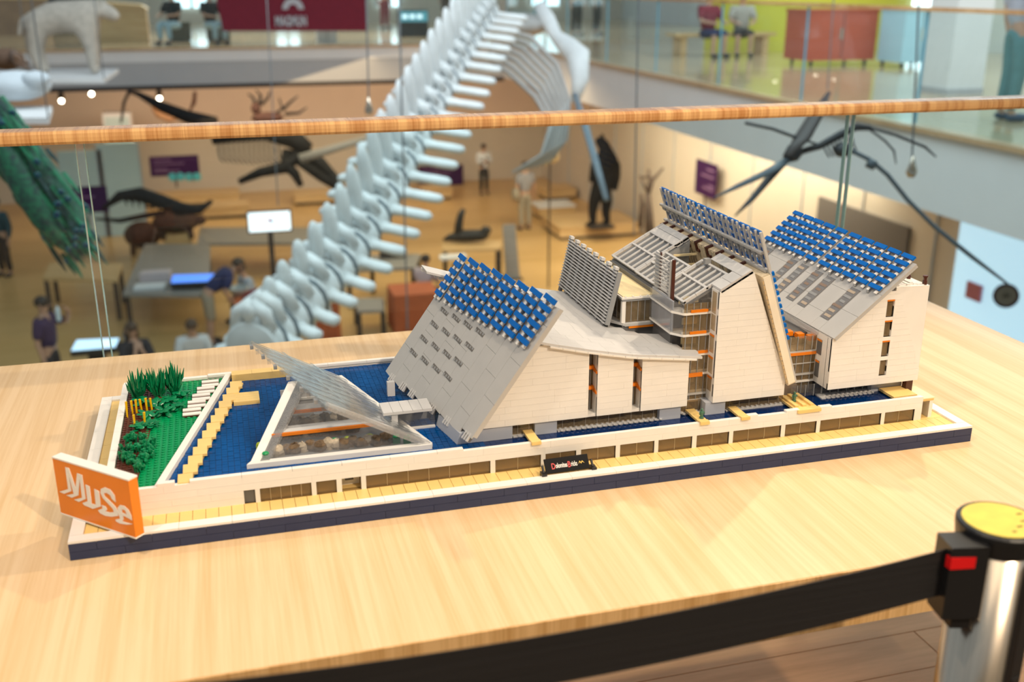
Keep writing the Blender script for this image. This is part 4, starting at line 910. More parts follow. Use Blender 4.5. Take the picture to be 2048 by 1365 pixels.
# balustrades of the two galleries
m_gp2 = GL('far_glass', (.90, .96, .96), .035, .02, .02, (.7, .85, .88))
rb = thing('glass_balustrade', 'long glass balustrade with thin wooden rail on the right-hand gallery', 'balustrade', (7.17, 12, FZ))
build(MB().box(7.12, 7.20, -3.9, 23.9, .385, .425), 'handrail', m_rail, rb)
for k in range(12):
    y = 23.9 - k * 2.25; p = build(MB().box(7.155, 7.168, y - 2.235, y, FZ + .03, .385), 'glass_pane', m_gp2, rb); build(MB().box(7.150, 7.173, y - .012, y + .003, FZ + .03, .385), 'pane_edge', M('blue_edge', (.16, .42, .56), .15), p)
fb = thing('glass_balustrade', 'glass balustrade on the far gallery behind the red banner', 'balustrade', (-2, 24.06, FZ))
for k in range(11):
    x = -15 + k * 2.0; p = build(MB().box(x, x + 1.985, 24.05, 24.063, FZ + .03, .40), 'glass_pane', m_gp2, fb)
build(MB().box(-15.2, 7.1, 24.02, 24.10, .40, .44), 'handrail', m_rail, fb)
# red banner with pale emblem and lettering
m_ban = M('crimson_cloth', (.20, .012, .035), .8, var=.1, scale=8)
a, c = PY(446, 62, 23.88), PY(733, 62, 23.88); t = PY(430, -14, 23.88)
bn = thing('red_banner', 'crimson banner with a pale emblem hung on the far gallery', 'banner', ((a.x + c.x) / 2, 23.88, a.z))
build(MB().hexa([a, c, c + Vector((0, .02, 0)), a + Vector((0, .02, 0)), (t.x, 23.88, .44), (c.x + .02, 23.88, .44), (c.x + .02, 23.9, .44), (t.x, 23.9, .44)]), 'cloth', m_ban, bn)
m_pale = M('pale_print', (.52, .55, .62), .7)
mx = Matrix(((1, 0, 0, 0), (0, 0, -1, 0), (0, 1, 0, 0), (0, 0, 0, 1))); p = PY(551, 52, 23.86); mx.translation = p
q = PY(623, 52, 23.86); o, w = text_mesh('lettering', 'MAGMUN', .30, m_pale, bn, mx, .012, (q.x - p.x) / 1.52)
p = PY(586, 14, 23.86); b = []
for k in range(13): a_ = math.pi * (k / 12) - .25 * math.pi * 0; b.append((.24 * math.cos(a_), .24 * math.sin(a_) - .05))
for k in range(13): a_ = math.pi * (1 - k / 12); b.append((.11 * math.cos(a_), .11 * math.sin(a_) - .05))
mx = mx.copy(); mx.translation = p; curve_fill('emblem', [b], .004, m_pale, bn, mx)

# ---------------------------------------------------------------- people
m_skin = M('skin', (.52, .30, .20), .5, var=.1); m_hairk = M('dark_hair', (.015, .011, .009), .5); m_hairb = M('brown_hair', (.06, .033, .018), .5)
def skin_obj(name, V, Ed, rad, mat, parent, mtx, sub=1):
    me = bpy.data.meshes.new(name); me.from_pydata(V, Ed, []); me.materials.append(mat)
    o = put(name, me, parent, mtx); mo = o.modifiers.new('skin', 'SKIN'); mo.use_smooth_shade = True
    if not me.skin_vertices: return o
    for i, r in enumerate(rad):
        d = me.skin_vertices[0].data[i]; d.radius = r if hasattr(r, '__len__') else (r, r); d.use_root = (i == 0)
    s = o.modifiers.new('sub', 'SUBSURF'); s.levels = sub; s.render_levels = sub; return o
def person(label, base, h, face, top, low, hair=None, pose='stand', group=None, short=False, sleeve=.55, shoe=(.02, .02, .025), cat='person', lean=0, long_hair=False):
    hair = hair or m_hairk; k = h / 1.75
    t = thing('person', label, cat, base, group); mt = Matrix.Translation(base) @ Matrix.Rotation(face, 4, 'Z') @ Matrix.Scale(k, 4)
    sit = pose in ('sit', 'chin'); z0 = .47 if sit else .94
    def bx(p):          # bend the upper body forward about the hip
        if not lean: return Vector(p)
        v = Vector(p) - Vector((0, 0, z0)); return Vector((0, 0, z0)) + Matrix.Rotation(lean, 3, 'X') @ v
    T = lambda x, y, z: bx((x, y, z + z0 - .94))
    pel, sp, ch, nk, hb, hd, ht = Vector((0, 0, z0)), T(0, 0, 1.14), T(0, 0, 1.34), T(0, .01, 1.48), T(0, 0, 1.55), T(0, -.015, 1.64), T(0, -.01, 1.71)
    arms = {}
    for s in (-1, 1):
        sh = T(.19 * s, 0, 1.40)
        if pose == 'fold': el, wr_, hn = T(.24 * s, -.06, 1.13), T(.05 * s, -.22, 1.16), T(-.05 * s, -.22, 1.18)
        elif pose == 'drink' and s > 0: el, wr_, hn = T(.30, -.16, 1.28), T(.16, -.30, 1.50), T(.10, -.28, 1.56)
        elif pose in ('sit', 'bend'): el, wr_, hn = T(.25 * s, -.12, 1.16), T(.16 * s, -.36, 1.14), T(.13 * s, -.43, 1.13)
        elif pose == 'chin' : el, wr_, hn = T(.20 * s, -.28, 1.08), T(.05 * s, -.26, 1.34), T(.03 * s, -.20, 1.44)
        else: el, wr_, hn = T(.24 * s, .03, 1.12), T(.26 * s, -.04, .88), T(.26 * s, -.06, .80)
        arms[s] = (sh, el, wr_, hn)
    legs = {}
    for s in (-1, 1):
        hp_ = Vector((.09 * s, 0, z0 - .02))
        if sit: kn, an, to = Vector((.13 * s, -.42, .47)), Vector((.13 * s, -.40, .08)), Vector((.14 * s, -.55, .04))
        else: kn, an, to = Vector((.10 * s, -.02, .50)), Vector((.11 * s, .02, .08)), Vector((.13 * s, -.13, .035))
        legs[s] = (hp_, kn, an, to)
    V = [pel, sp, ch, nk, hb, hd, ht]; R_ = [(.14, .10), (.125, .095), (.15, .105), .055, .062, (.078, .095), .06]; Ed = [(0, 1), (1, 2), (2, 3), (3, 4), (4, 5), (5, 6)]
    for s in (-1, 1):
        i = len(V); sh, el, wr_, hn = arms[s]; V += [sh, el, wr_, hn]; R_ += [.058, .042, .030, (.038, .022)]; Ed += [(2, i), (i, i + 1), (i + 1, i + 2), (i + 2, i + 3)]
        d = (hn - wr_).normalized(); sd = d.cross(Vector((0, 0, 1)));
        if sd.length < .1: sd = Vector((0, 1, 0))
        sd.normalize()
        for f in range(4):
            j = len(V); V += [hn + d * .05 + sd * (.012 * (f - 1.5)), hn + d * (.085 + .012 * (1 - abs(f - 1.3))) + sd * (.016 * (f - 1.5)) + Vector((0, 0, -.012))]; R_ += [.009, .008]; Ed += [(i + 3, j), (j, j + 1)]
        j = len(V); V += [hn + sd * .035 + d * .01, hn + sd * .05 + d * .045]; R_ += [.011, .009]; Ed += [(i + 3, j), (j, j + 1)]
        i = len(V); hp_, kn, an, to = legs[s]; V += [hp_, kn, an, to]; R_ += [.085, .058, .042, (.042, .032)]; Ed += [(0, i), (i, i + 1), (i + 1, i + 2), (i + 2, i + 3)]
    skin_obj('body', V, Ed, R_, m_skin, t, mt)
    V = [pel + Vector((0, 0, .0)), sp, ch, nk.lerp(ch, .25)]; R_ = [(.185, .135), (.175, .13), (.20, .14), .095]; Ed = [(0, 1), (1, 2), (2, 3)]
    for s in (-1, 1):
        i = len(V); sh, el, wr_, hn = arms[s]; e = sh.lerp(el, min(1, sleeve * 1.6)) if sleeve < .7 else el; V += [sh, e]; R_ += [.090, .074]; Ed += [(2, i), (i, i + 1)]
        if sleeve > .7: V.append(wr_); R_.append(.042); Ed.append((i + 1, i + 2))
    skin_obj('shirt', V, Ed, R_, top, t, mt)
    V = [pel + Vector((0, 0, .04)), pel]; R_ = [(.16, .12), (.165, .125)]; Ed = [(0, 1)]
    for s in (-1, 1):
        i = len(V); hp_, kn, an, to = legs[s]; e = kn.lerp(an, .1) if short else an + Vector((0, 0, .02)); V += [hp_, kn, e]; R_ += [.108, .082, .085 if short else .062]; Ed += [(1, i), (i, i + 1), (i + 1, i + 2)]
    skin_obj('trousers', V, Ed, R_, low, t, mt)
    rotm = Matrix.Rotation(lean, 3, 'X') if lean else Matrix()
    put('hair', MB().ball(hd + Vector((0, .02, .035)), (.098, .108, .092), 12, 8).mesh('hair', hair, True), t, mt)
    f = MB().ball(hd + rotm.to_3x3() @ Vector((0, -.108, -.01)), (.013, .016, .020), 6, 5)
    for s in (-1, 1): f.ball(hd + rotm.to_3x3() @ Vector((.086 * s, .005, -.01)), (.012, .02, .03), 6, 5)
    put('face', f.mesh('face', m_skin, True), t, mt)
    for s in (-1, 1):
        put('eye', MB().ball(hd + rotm.to_3x3() @ Vector((.032 * s, -.092, .008)), .010, 6, 5).mesh('eye', m_black), t, mt)
        a_, c_ = legs[s][2], legs[s][3]; put('shoe', MB().ball(a_.lerp(c_, .55) + Vector((0, 0, -.012)), (.052, .14, .050), 8, 6).mesh('shoe', M('shoe_%d' % int(shoe[2] * 1000), shoe, .5), True), t, mt)
    if long_hair: put('long_hair', MB().tube([hd + Vector((0, .05, .02)), hd + Vector((0, .10, -.10)), hd + Vector((0, .10, -.28))], [.10, .125, .09], 10).mesh('long_hair', hair, True), t, mt)
    return t, mt, dict(hd=hd, ch=ch, arms=arms, pel=pel)
cloth = lambda n, c: M(n, c, .85, var=.12, scale=14)
c_white, c_black, c_purple, c_navy = cloth('white_cloth', (.66, .66, .66)), cloth('black_cloth', (.012, .012, .014)), cloth('dark_purple_cloth', (.045, .025, .085)), cloth('navy_cloth', (.03, .035, .11))
c_khaki, c_grey, c_teal, c_dark = cloth('khaki_cloth', (.34, .29, .21)), cloth('grey_cloth', (.30, .29, .30)), cloth('teal_cloth', (.10, .24, .25)), cloth('charcoal_cloth', (.035, .03, .035))
def at(px, py, z=LZ): p = PZ(px, py, z); return (p.x, p.y, z)
t, mt, J = person('guard in a black vest over a white shirt with folded arms near the far wall', at(968, 389), 1.52, .1, c_white, c_black, pose='fold', sleeve=.9)
skin_obj('vest', [Vector((0, .0, .93)), Vector((0, .0, 1.14)), Vector((0, .0, 1.36))], [(0, 1), (1, 2)], [(.205, .15), (.195, .145), (.205, .155)], c_black, t, mt)
put('shirt_front', MB().box(-.05, .05, -.165, -.12, .95, 1.42).mesh('shirt_front', c_white), t, mt)
t, mt, J = person('visitor seen from behind in a pale grey top and khaki trousers', at(1050, 460), 1.78, math.pi + .2, c_grey, c_khaki, m_hairb, sleeve=.5)
put('shoulder_bag', MB().ball((.30, .05, .95), (.10, .16, .17), 10, 8).mesh('shoulder_bag', c_khaki, True), t, mt)
p = PZ(82, 597, LZ + 1.76); t, mt, J = person('man in a dark purple shirt drinking at the left', (p.x, p.y, LZ), 1.78, 1.25, c_purple, c_dark, pose='drink')
person('woman with dark hair resting her chin on her hand behind the table edge', tuple(PZ(262, 648, LZ + 1.24).xy) + (LZ,), 1.72, .35, c_dark, c_dark, m_hairb, pose='chin', long_hair=True)
t, mt, J = person('man in a white shirt with backpack straps behind the table edge', tuple(PZ(380, 640, LZ + 1.20).xy) + (LZ,), 1.74, .1, c_white, c_dark, m_hairb, pose='sit', lean=.25)
for s in (-1, 1): put('strap', MB().tube([T_ + Vector((.10 * s, 0, 0)) for T_ in (Vector((0, -.02, .98)), Vector((0, -.15, .90)), Vector((0, -.16, .74)))], .022, 6).mesh('strap', c_black), t, mt)
person('bending man in a navy shirt and khaki shorts beside the orange cloth table', at(424, 690), 1.84, 1.75, c_navy, c_khaki, m_hairb, pose='bend', lean=.95, short=True)
person('standing person in black at the left edge of the picture', at(14, 552), 1.72, -.6, cloth('petrol_cloth', (.015, .06, .08)), c_black, pose='stand', sleeve=.9)
person('visitor with black hair in a pale pink shirt behind the right orange table', at(850, 628), 1.60, 2.5, cloth('pale_pink_cloth', (.50, .42, .46)), c_dark, pose='sit', lean=.15)
person('visitor in a purple shirt leaning over the right orange table', at(886, 640), 1.60, 1.7, c_purple, c_dark, pose='sit', lean=.5)
person('seated visitor in a pale blue shirt beside the red cloth', at(512, 640), 1.60, -1.2, cloth('pale_blue_cloth', (.45, .50, .56)), c_dark, pose='sit', lean=.35)
person('visitor in teal trousers standing on the right-hand gallery', (8.40, 8.30, FZ), 1.74, 1.35, cloth('mauve_cloth', (.46, .48, .56)), c_teal, pose='stand', shoe=(.02, .05, .10))
person('person in red and dark shorts seated on the gallery bench', (9.75, 18.40, FZ), 1.72, .15, cloth('maroon_cloth', (.22, .02, .035)), c_navy, pose='sit', short=True)
person('person in beige seated on the gallery bench', (10.5, 18.45, FZ), 1.70, -.3, cloth('beige_cloth', (.42, .38, .32)), c_dark, pose='sit', short=True)
person('person in dark trousers standing right of the whale skull', at(1152, 72, FZ), 1.75, .4, c_dark, c_black); person('person in black beside the glass on the far right gallery', at(1192, 70, FZ), 1.78, .8, c_navy, c_black)
person('person in shorts standing behind the whale spine', at(892, 48, FZ), 1.74, .2, c_grey, cloth('brown_cloth', (.12, .08, .06)), short=True)
person('person in a maroon skirt beside the far black screen', at(770, 58, FZ), 1.65, .5, c_white, cloth('wine_cloth', (.20, .05, .06)))
person('person in light jeans seated on the left dark cube', at(352, 88, FZ), 1.72, -.6, c_black, cloth('light_jeans', (.38, .55, .65)), pose='sit'); person('person in pale jeans seated on the right dark cube', at(425, 88, FZ), 1.70, .5, c_black, cloth('pale_jeans', (.42, .58, .66)), pose='sit')

# ---------------------------------------------------------------- furniture of the galleries
def boxthing(name, label, cat, x0, x1, y0, y1, z0, z1, mat, group=None):
    return tag(build(MB().box(x0, x1, y0, y1, z0, z1), name, mat), label, cat, group)
def at3(px, py, z): return PZ(px, py, z)
def cube_seat(px, py, lab):
    p = at3(px, py, FZ); t = thing('cube_seat', lab, 'seat', p, 'dark cube seats on the far gallery'); m = M('olive_fabric', (.09, .085, .06), .8)
    build(MB().box(p.x - .28, p.x + .28, p.y, p.y + .55, FZ + .03, FZ + .42), 'body', m, t); build(MB().box(p.x - .29, p.x + .29, p.y - .01, p.y + .56, FZ + .42, FZ + .47), 'cushion', m, t); build(MB().box(p.x - .24, p.x + .24, p.y + .05, p.y + .5, FZ, FZ + .03), 'foot', m_black, t)
cube_seat(360, 84, 'left olive cube seat on the far gallery'); cube_seat(438, 84, 'right olive cube seat on the far gallery')
p = at3(245, 86, FZ); t = thing('wooden_kiosk', 'stepped wooden kiosk on the far gallery above the white animal', 'kiosk', p)
build(MB().box(p.x - .62, p.x + .62, p.y, p.y + .9, FZ, FZ + .78), 'body', m_plinth, t); build(MB().prism([(p.x - .66, p.y - .03, FZ + .78), (p.x + .66, p.y - .03, FZ + .78), (p.x + .52, p.y - .03, FZ + .88), (p.x - .30, p.y - .03, FZ + .95), (p.x - .55, p.y - .03, FZ + .86)], (0, .96, 0)), 'top', m_plinth, t)
p = at3(40, 70, FZ); t = thing('wooden_counter', 'low wooden counter at the left of the far gallery', 'counter', p)
build(MB().box(p.x - .6, p.x + .75, p.y, p.y + .7, FZ, FZ + .95), 'body', M('brown_box', (.30, .18, .10), .6, var=.2, scale=3), t); build(MB().box(p.x - .64, p.x + .8, p.y - .04, p.y + .74, FZ + .95, FZ + 1.0), 'top', m_plinth, t)
p = at3(828, 74, FZ); t = thing('display_screen', 'black display screen on a plinth in the far gallery', 'screen', p)
build(MB().box(p.x - .40, p.x + .40, p.y, p.y + .3, FZ, FZ + .70), 'cabinet', m_black, t); build(MB().box(p.x - .38, p.x + .38, p.y - .02, p.y, FZ + .40, FZ + .66), 'screen', M('screen_cyan', (.10, .35, .45), .3, emit=.35), t)
for k in range(3): build(MB().box(p.x - .30 + k * .2, p.x - .17 + k * .2, p.y - .025, p.y - .02, FZ + .48, FZ + .58), 'screen_patch', M('screen_white', (.7, .9, 1), .3, emit=1.0), t)
p = at3(600, 80, FZ); t = thing('white_cabinet', 'bright white low cabinet below the red banner', 'cabinet', at3(655, 86, FZ)); p = at3(655, 86, FZ)
build(MB().box(p.x - .24, p.x + .24, p.y, p.y + .4, FZ, FZ + .5), 'body', m_plaster, t); build(MB().box(p.x - .26, p.x + .26, p.y - .02, p.y + .42, FZ + .5, FZ + .53), 'top', m_plaster, t); build(MB().box(p.x - .01, p.x + .01, p.y - .012, p.y, FZ + .04, FZ + .48), 'door_gap', m_fascia, t)
# bench on the right gallery
t = thing('wooden_bench', 'wooden bench with two seated visitors on the right-hand gallery', 'bench', (10.1, 18.75, FZ))
build(MB().box(9.1, 11.3, 18.45, 18.95, FZ + .38, FZ + .44), 'seat', m_plinth, t)
for x in (9.3, 11.1): build(MB().box(x - .06, x + .06, 18.5, 18.9, FZ, FZ + .38), 'leg', m_plinth, t)
def cabinet(label, px, py, px2, h, mat, dd, name='mobile_cabinet'):
    a, c = at3(px, py, FZ), at3(px2, py, FZ); t = thing(name, label, 'cabinet', a); w = c.x - a.x
    build(MB().box(a.x, c.x, a.y, a.y + dd, FZ + .10, FZ + h), 'body', mat, t); build(MB().box(a.x - .02, c.x + .02, a.y - .02, a.y + dd + .02, FZ + h, FZ + h + .04), 'top', mat, t)
    build(MB().box((a.x + c.x) / 2 - .006, (a.x + c.x) / 2 + .006, a.y - .008, a.y, FZ + .14, FZ + h - .03), 'door_gap', m_black, t)
    for s in (.1, .9):
        for q in (.1, .9): build(MB().ball((a.x + w * s, a.y + dd * q, FZ + .05), (.03, .05, .05), 8, 6), 'castor', m_black, t)
    build(MB().box(a.x + w * .45, a.x + w * .48, a.y - .03, a.y, FZ + h * .5, FZ + h * .7), 'handle', m_steel, t)
cabinet('red mobile cabinet on castors on the right-hand gallery', 1612, 134, 1772, .92, M('red_laminate', (.50, .085, .035), .35, var=.1, scale=2), .8)
cabinet('pale blue mobile cabinet on castors right of the red one', 1800, 138, 1890, .95, M('pale_blue_laminate', (.42, .66, .76), .4), .7)
b = MB(); vs = []; n = 14                               # yellow curved wall
for k in range(n + 1):
    a = math.pi * (1.05 + .75 * k / n); vs += [(13.2 + 2.6 * math.cos(a), 20.6 + 1.5 * math.sin(a), FZ), (13.2 + 2.5 * math.cos(a), 20.6 + 1.4 * math.sin(a), FZ), (13.2 + 2.5 * math.cos(a), 20.6 + 1.4 * math.sin(a), 2.4), (13.2 + 2.6 * math.cos(a), 20.6 + 1.5 * math.sin(a), 2.4)]
fs = [(0, 1, 2, 3), tuple(n * 4 + q for q in (3, 2, 1, 0))]
for k in range(n):
    for q in range(4): fs.append((k * 4 + q, k * 4 + (q + 1) % 4, k * 4 + 4 + (q + 1) % 4, k * 4 + 4 + q))
b.add(vs, fs); tag(build(b, 'curved_screen', M('yellow_screen', (.62, .58, .05), .5)), 'yellow curved screen wall behind the red cabinet', 'screen')
p = at3(1925, 190, FZ); t = thing('square_column', 'pale grey square column on the right-hand gallery', 'column', p)
build(MB().box(p.x - .25, p.x + .30, p.y, p.y + .55, FZ, 3.2), 'shaft', m_plaster, t); build(MB().box(p.x - .26, p.x + .31, p.y - .01, p.y + .56, FZ, FZ + .08), 'skirting', m_fascia, t)
# ---------------------------------------------------------------- lower level furniture
m_tabg = M('grey_table', (.27, .26, .24), .4, var=.08); m_dark = M('dark_stand', (.035, .03, .028), .5)
def table(label, q, z=.80, mat=None, legs=True, name='exhibit_table', group=None):
    mat = mat or m_tabg; P = [PZ(x, y, LZ + z) for x, y in q]; c = sum(P, Vector()) / 4; t = thing(name, label, 'table', (c.x, c.y, LZ), group)
    build(MB().hexa([p - Vector((0, 0, .06)) for p in P] + P), 'table_top', mat, t)
    if legs:
        for p in P: g_ = p.lerp(c, .08); build(MB().box(g_.x - .04, g_.x + .04, g_.y - .04, g_.y + .04, LZ, LZ + z - .05), 'leg', m_dark, t)
    return t, P
table('large grey exhibit table left of the whale tail', [(245, 588), (420, 590), (420, 488), (290, 488)]); table('grey exhibit table behind the whale tail', [(395, 487), (690, 485), (690, 455), (400, 455)])
table('grey exhibit table with papers right of the whale spine', [(690, 540), (830, 535), (842, 508), (740, 510)]); table('wooden exhibit table at the left', [(85, 556), (235, 560), (245, 528), (100, 526)], mat=m_plinth)
table('low grey bench table in front of the right orange cloth', [(715, 622), (768, 620), (766, 596), (708, 597)], .5)
t, P = table('long table carrying the seal statue', [(885, 500), (1000, 497), (1003, 482), (885, 484)], .9, mat=m_plinth)
def lit_table(label, q, z, col, e):
    P = [PZ(x, y, LZ + z) for x, y in q]; c = sum(P, Vector()) / 4; t = thing('light_table', label, 'table', (c.x, c.y, LZ))
    build(MB().hexa([p - Vector((0, 0, .10)) for p in P] + [p - Vector((0, 0, .01)) for p in P]), 'case', m_dark, t); Q = [p.lerp(c, .04) for p in P]
    build(MB().hexa([p - Vector((0, 0, .01)) for p in Q] + Q), 'lit_panel', M(label.split()[0] + '_panel', col, .3, emit=e), t); build(MB().box(c.x - .12, c.x + .12, c.y - .10, c.y + .10, LZ + (.805 if 'bending' in label else 0), LZ + z - .1), 'stand', m_dark, t)
lit_table('blue glowing table top beside the bending man', [(340, 566), (430, 562), (436, 547), (344, 550)], .95, (.06, .22, .80), 1.3); lit_table('white-blue light table behind the dark-haired woman', [(140, 702), (232, 694), (240, 676), (152, 680)], .85, (.55, .78, 1.0), 1.1)
p = PZ(540, 592, LZ); t = thing('display_monitor', 'bright white monitor on a stand left of the whale spine', 'monitor', p); d_ = p.y
a, c = PY(496, 468, d_), PY(582, 419, d_); build(MB().box(a.x, c.x, d_, d_ + .06, a.z, c.z), 'casing', m_black, t)
build(MB().box(a.x + .03, c.x - .03, d_ - .005, d_, a.z + .03, c.z - .03), 'screen', M('white_screen', (.85, .93, 1.0), .3, emit=1.25), t)
for dx, col in ((0, (.65, .10, .25)), (.05, (.05, .10, .30))): q = PY(538, 440, d_); build(MB().ball((q.x + dx, d_ - .008, q.z - dx * .6), (.05, .004, .03), 8, 5), 'screen_mark', M('mark_%d' % int(dx * 100), col, .4), t)
build(MB().box((a.x + c.x) / 2 - .05, (a.x + c.x) / 2 + .05, d_ + .02, d_ + .10, LZ, a.z), 'post', m_dark, t); build(MB().box((a.x + c.x) / 2 - .25, (a.x + c.x) / 2 + .25, d_ - .15, d_ + .25, LZ, LZ + .03), 'base', m_dark, t)
m_or = M('orange_cloth', (.46, .11, .035), .8, var=.15, scale=5)
def cloth_table(label, px0, px1, py0, py1):
    a = PZ((px0 + px1) / 2, py1, LZ); x0, x1 = XP(px0, a.y, LZ + .4), XP(px1, a.y, LZ + .4); t = thing('cloth_table', label, 'table', (a.x, a.y, LZ), 'tables under orange cloths'); b = MB(); n = 40; vs = []
    for zz, e in ((.02, 1), (.75, 0)):
        for k in range(n):
            u = 4 * k / n; s = int(u); f = u - s; cx = [x0 + (x1 - x0) * f, x1, x1 - (x1 - x0) * f, x0][s]; cy = [a.y, a.y + .8 * f, a.y + .8, a.y + .8 * (1 - f)][s]; r = 1 + e * (.05 + .04 * math.sin(k * 2.4)); vs.append(((x0 + x1) / 2 + (cx - (x0 + x1) / 2) * r, a.y + .4 + (cy - a.y - .4) * r, LZ + zz))
    b.add(vs, [(k, (k + 1) % n, n + (k + 1) % n, n + k) for k in range(n)] + [tuple(range(n, 2 * n))]); build(b, 'cloth', m_or, t); build(MB().box(x0 + .1, x1 - .1, a.y + .1, a.y + .7, LZ, LZ + .72), 'table_frame', m_dark, t)
    return t
cloth_table('orange cloth table beside the bending man', 474, 545, 590, 694); cloth_table('orange cloth table half hidden by the whale tail', 628, 680, 600, 684); cloth_table('orange cloth table left of the solar roof', 790, 880, 588, 668)
tag(build(MB().ball(PZ(522, 596, LZ + .95), (.32, .3, .16), 14, 8), 'red_cloth', M('red_cloth', (.22, .008, .025), .8, var=.2, scale=10), smooth=True), 'crumpled dark red cloth lying on the orange table', 'cloth'); p = PZ(478, 590, LZ + .75)
tag(build(MB().lathe([(.10, .0), (.19, .10), (.20, .14), (.17, .14), (.10, .03)], p, 16), 'bowl', M('grey_bowl', (.40, .44, .44), .3)), 'grey bowl on the orange table beside the bending man', 'bowl')
for i, (px0, px1, py0, py1, dp, lab) in enumerate(((400, 560, 348, 368, .9, 'upper left wooden exhibit plinth under the dark skeleton'), (560, 700, 350, 372, .9, 'upper right wooden exhibit plinth under the dark skeleton'), (590, 702, 384, 412, .9, 'middle wooden exhibit plinth behind the whale spine'), (290, 480, 388, 418, .9, 'left wooden exhibit plinth behind the skeleton'), (410, 500, 408, 440, .9, 'small wooden exhibit plinth above the monitor'), (1092, 1180, 372, 402, .9, 'tall wooden plinth left of the black bear'), (1078, 1150, 405, 440, .8, 'white-topped wooden plinth beside the grey visitor'), (1120, 1345, 446, 482, 1.6, 'broad low wooden platform under the black bear'), (850, 905, 372, 402, .8, 'wooden exhibit plinth right of the whale spine'))):
    a = PZ(px0, py1, LZ); c = min(XP(px1, a.y, LZ), 10.35); zt = PY(px0, py0 + (py1 - py0) * .35, a.y).z
    t = thing('exhibit_plinth', lab, 'plinth', (a.x, a.y, LZ), 'wooden exhibit plinths'); build(MB().box(a.x, c, a.y, a.y + dp, LZ + .08, zt), 'body', m_plinth, t); build(MB().box(a.x + .05, c - .05, a.y + .05, a.y + dp - .05, LZ, LZ + .08), 'recess', m_dark, t); build(MB().box(a.x - .02, c + .02, a.y - .02, a.y + dp + .02, zt, zt + .04), 'top', m_plaster if 'white' in lab else m_plinth, t)
m_pur = M('purple_panel', (.040, .007, .058), .5, spec=.2)
def panel(lab, px0, py0, px1, py1, Y, X=None):
    if X is None: a, c = PY(px0, py1, Y), PY(px1, py0, Y); B = lambda u0, u1, v0, v1, d0, d1: MB().box(a.x + (c.x - a.x) * u0, a.x + (c.x - a.x) * u1, Y + d0, Y + d1, a.z + (c.z - a.z) * v0, a.z + (c.z - a.z) * v1)
    else: a, c = PX(px0, py1, X), PX(px1, py0, X); B = lambda u0, u1, v0, v1, d0, d1: MB().box(X + d0, X + d1, min(a.y, c.y) + abs(c.y - a.y) * u0, min(a.y, c.y) + abs(c.y - a.y) * u1, a.z + (c.z - a.z) * v0, a.z + (c.z - a.z) * v1)
    t = thing('text_panel', lab, 'panel', ((a.x + c.x) / 2, a.y, a.z)); build(B(0, 1, 0, 1, 0, .04), 'board', m_pur, t)
    for v, u in ((.78, .45), (.58, .7), (.32, .35), (.22, .6)): build(B(.08, u, v, v + .06, -.006, 0), 'text_line', M('faint_print', (.20, .10, .20), .6), t)
    build(B(.48, .52, -.6, 0, .01, .03), 'support', m_dark, t)
panel('dark purple text panel above the teal butterflies', 302, 310, 396, 354, 27.5); panel('purple text panel beside the peacock', 134, 372, 212, 428, 21.0); panel('purple text panel behind the whale processes', 838, 329, 926, 374, 30.8); panel('small purple text panel on the beige wall under the right gallery', 1389, 332, 1433, 384, 0, 10.3)
m_frost = M('frosted_partition', (.52, .66, .65), .35, var=.05, scale=1)
for i, (a0, a1, y0, y1, lab) in enumerate(((128, 200, 300, 402, 'frosted pale teal partition panel behind the peacock'), (206, 274, 285, 400, 'frosted pale teal partition panel right of the first'))):
    a = PY(a0, y1, 26.5); c = PY(a1, y0, 26.5); t = thing('glass_partition', lab, 'partition', (a.x, 26.5, LZ)); build(MB().box(a.x, c.x, 26.5, 26.55, LZ, c.z), 'panel', m_frost, t); build(MB().box(a.x - .03, a.x, 26.48, 26.57, LZ, c.z), 'frame', m_fascia, t); build(MB().box(c.x, c.x + .03, 26.48, 26.57, LZ, c.z), 'frame', m_fascia, t)
a, c = PY(208, 262, 29.5), PY(260, 226, 29.5); t = thing('white_case', 'white display case above the frosted partition', 'case', (a.x, 29.5, LZ)); build(MB().box(a.x, c.x, 29.5, 30.2, LZ, c.z), 'case', m_plaster, t); build(MB().box(a.x + .05, c.x - .05, 29.49, 29.5, LZ + .5, c.z - .1), 'front', m_frost, t)
for i, (px, py) in enumerate(((123, 202), (183, 188), (319, 197))):
    p = PD(px, py, 24.8); p.y = min(p.y, 27); t = thing('ceiling_spotlight', ['left', 'middle', 'right'][i] + ' glowing spotlight under the far gallery', 'spotlight', p, 'spotlights under the far gallery')
    build(MB().ball(p, .048, 10, 8), 'bulb', M('spot_bulb', (1, .90, .70), .3, emit=14), t); build(MB().lathe([(.06, .03), (.075, .10), (.05, .20)], p + Vector((0, .05, 0)), 12), 'housing', m_dark, t); build(MB().tube([p + Vector((0, .05, .18)), (p.x, p.y + .05, SB)], .012, 6), 'stem', m_dark, t)
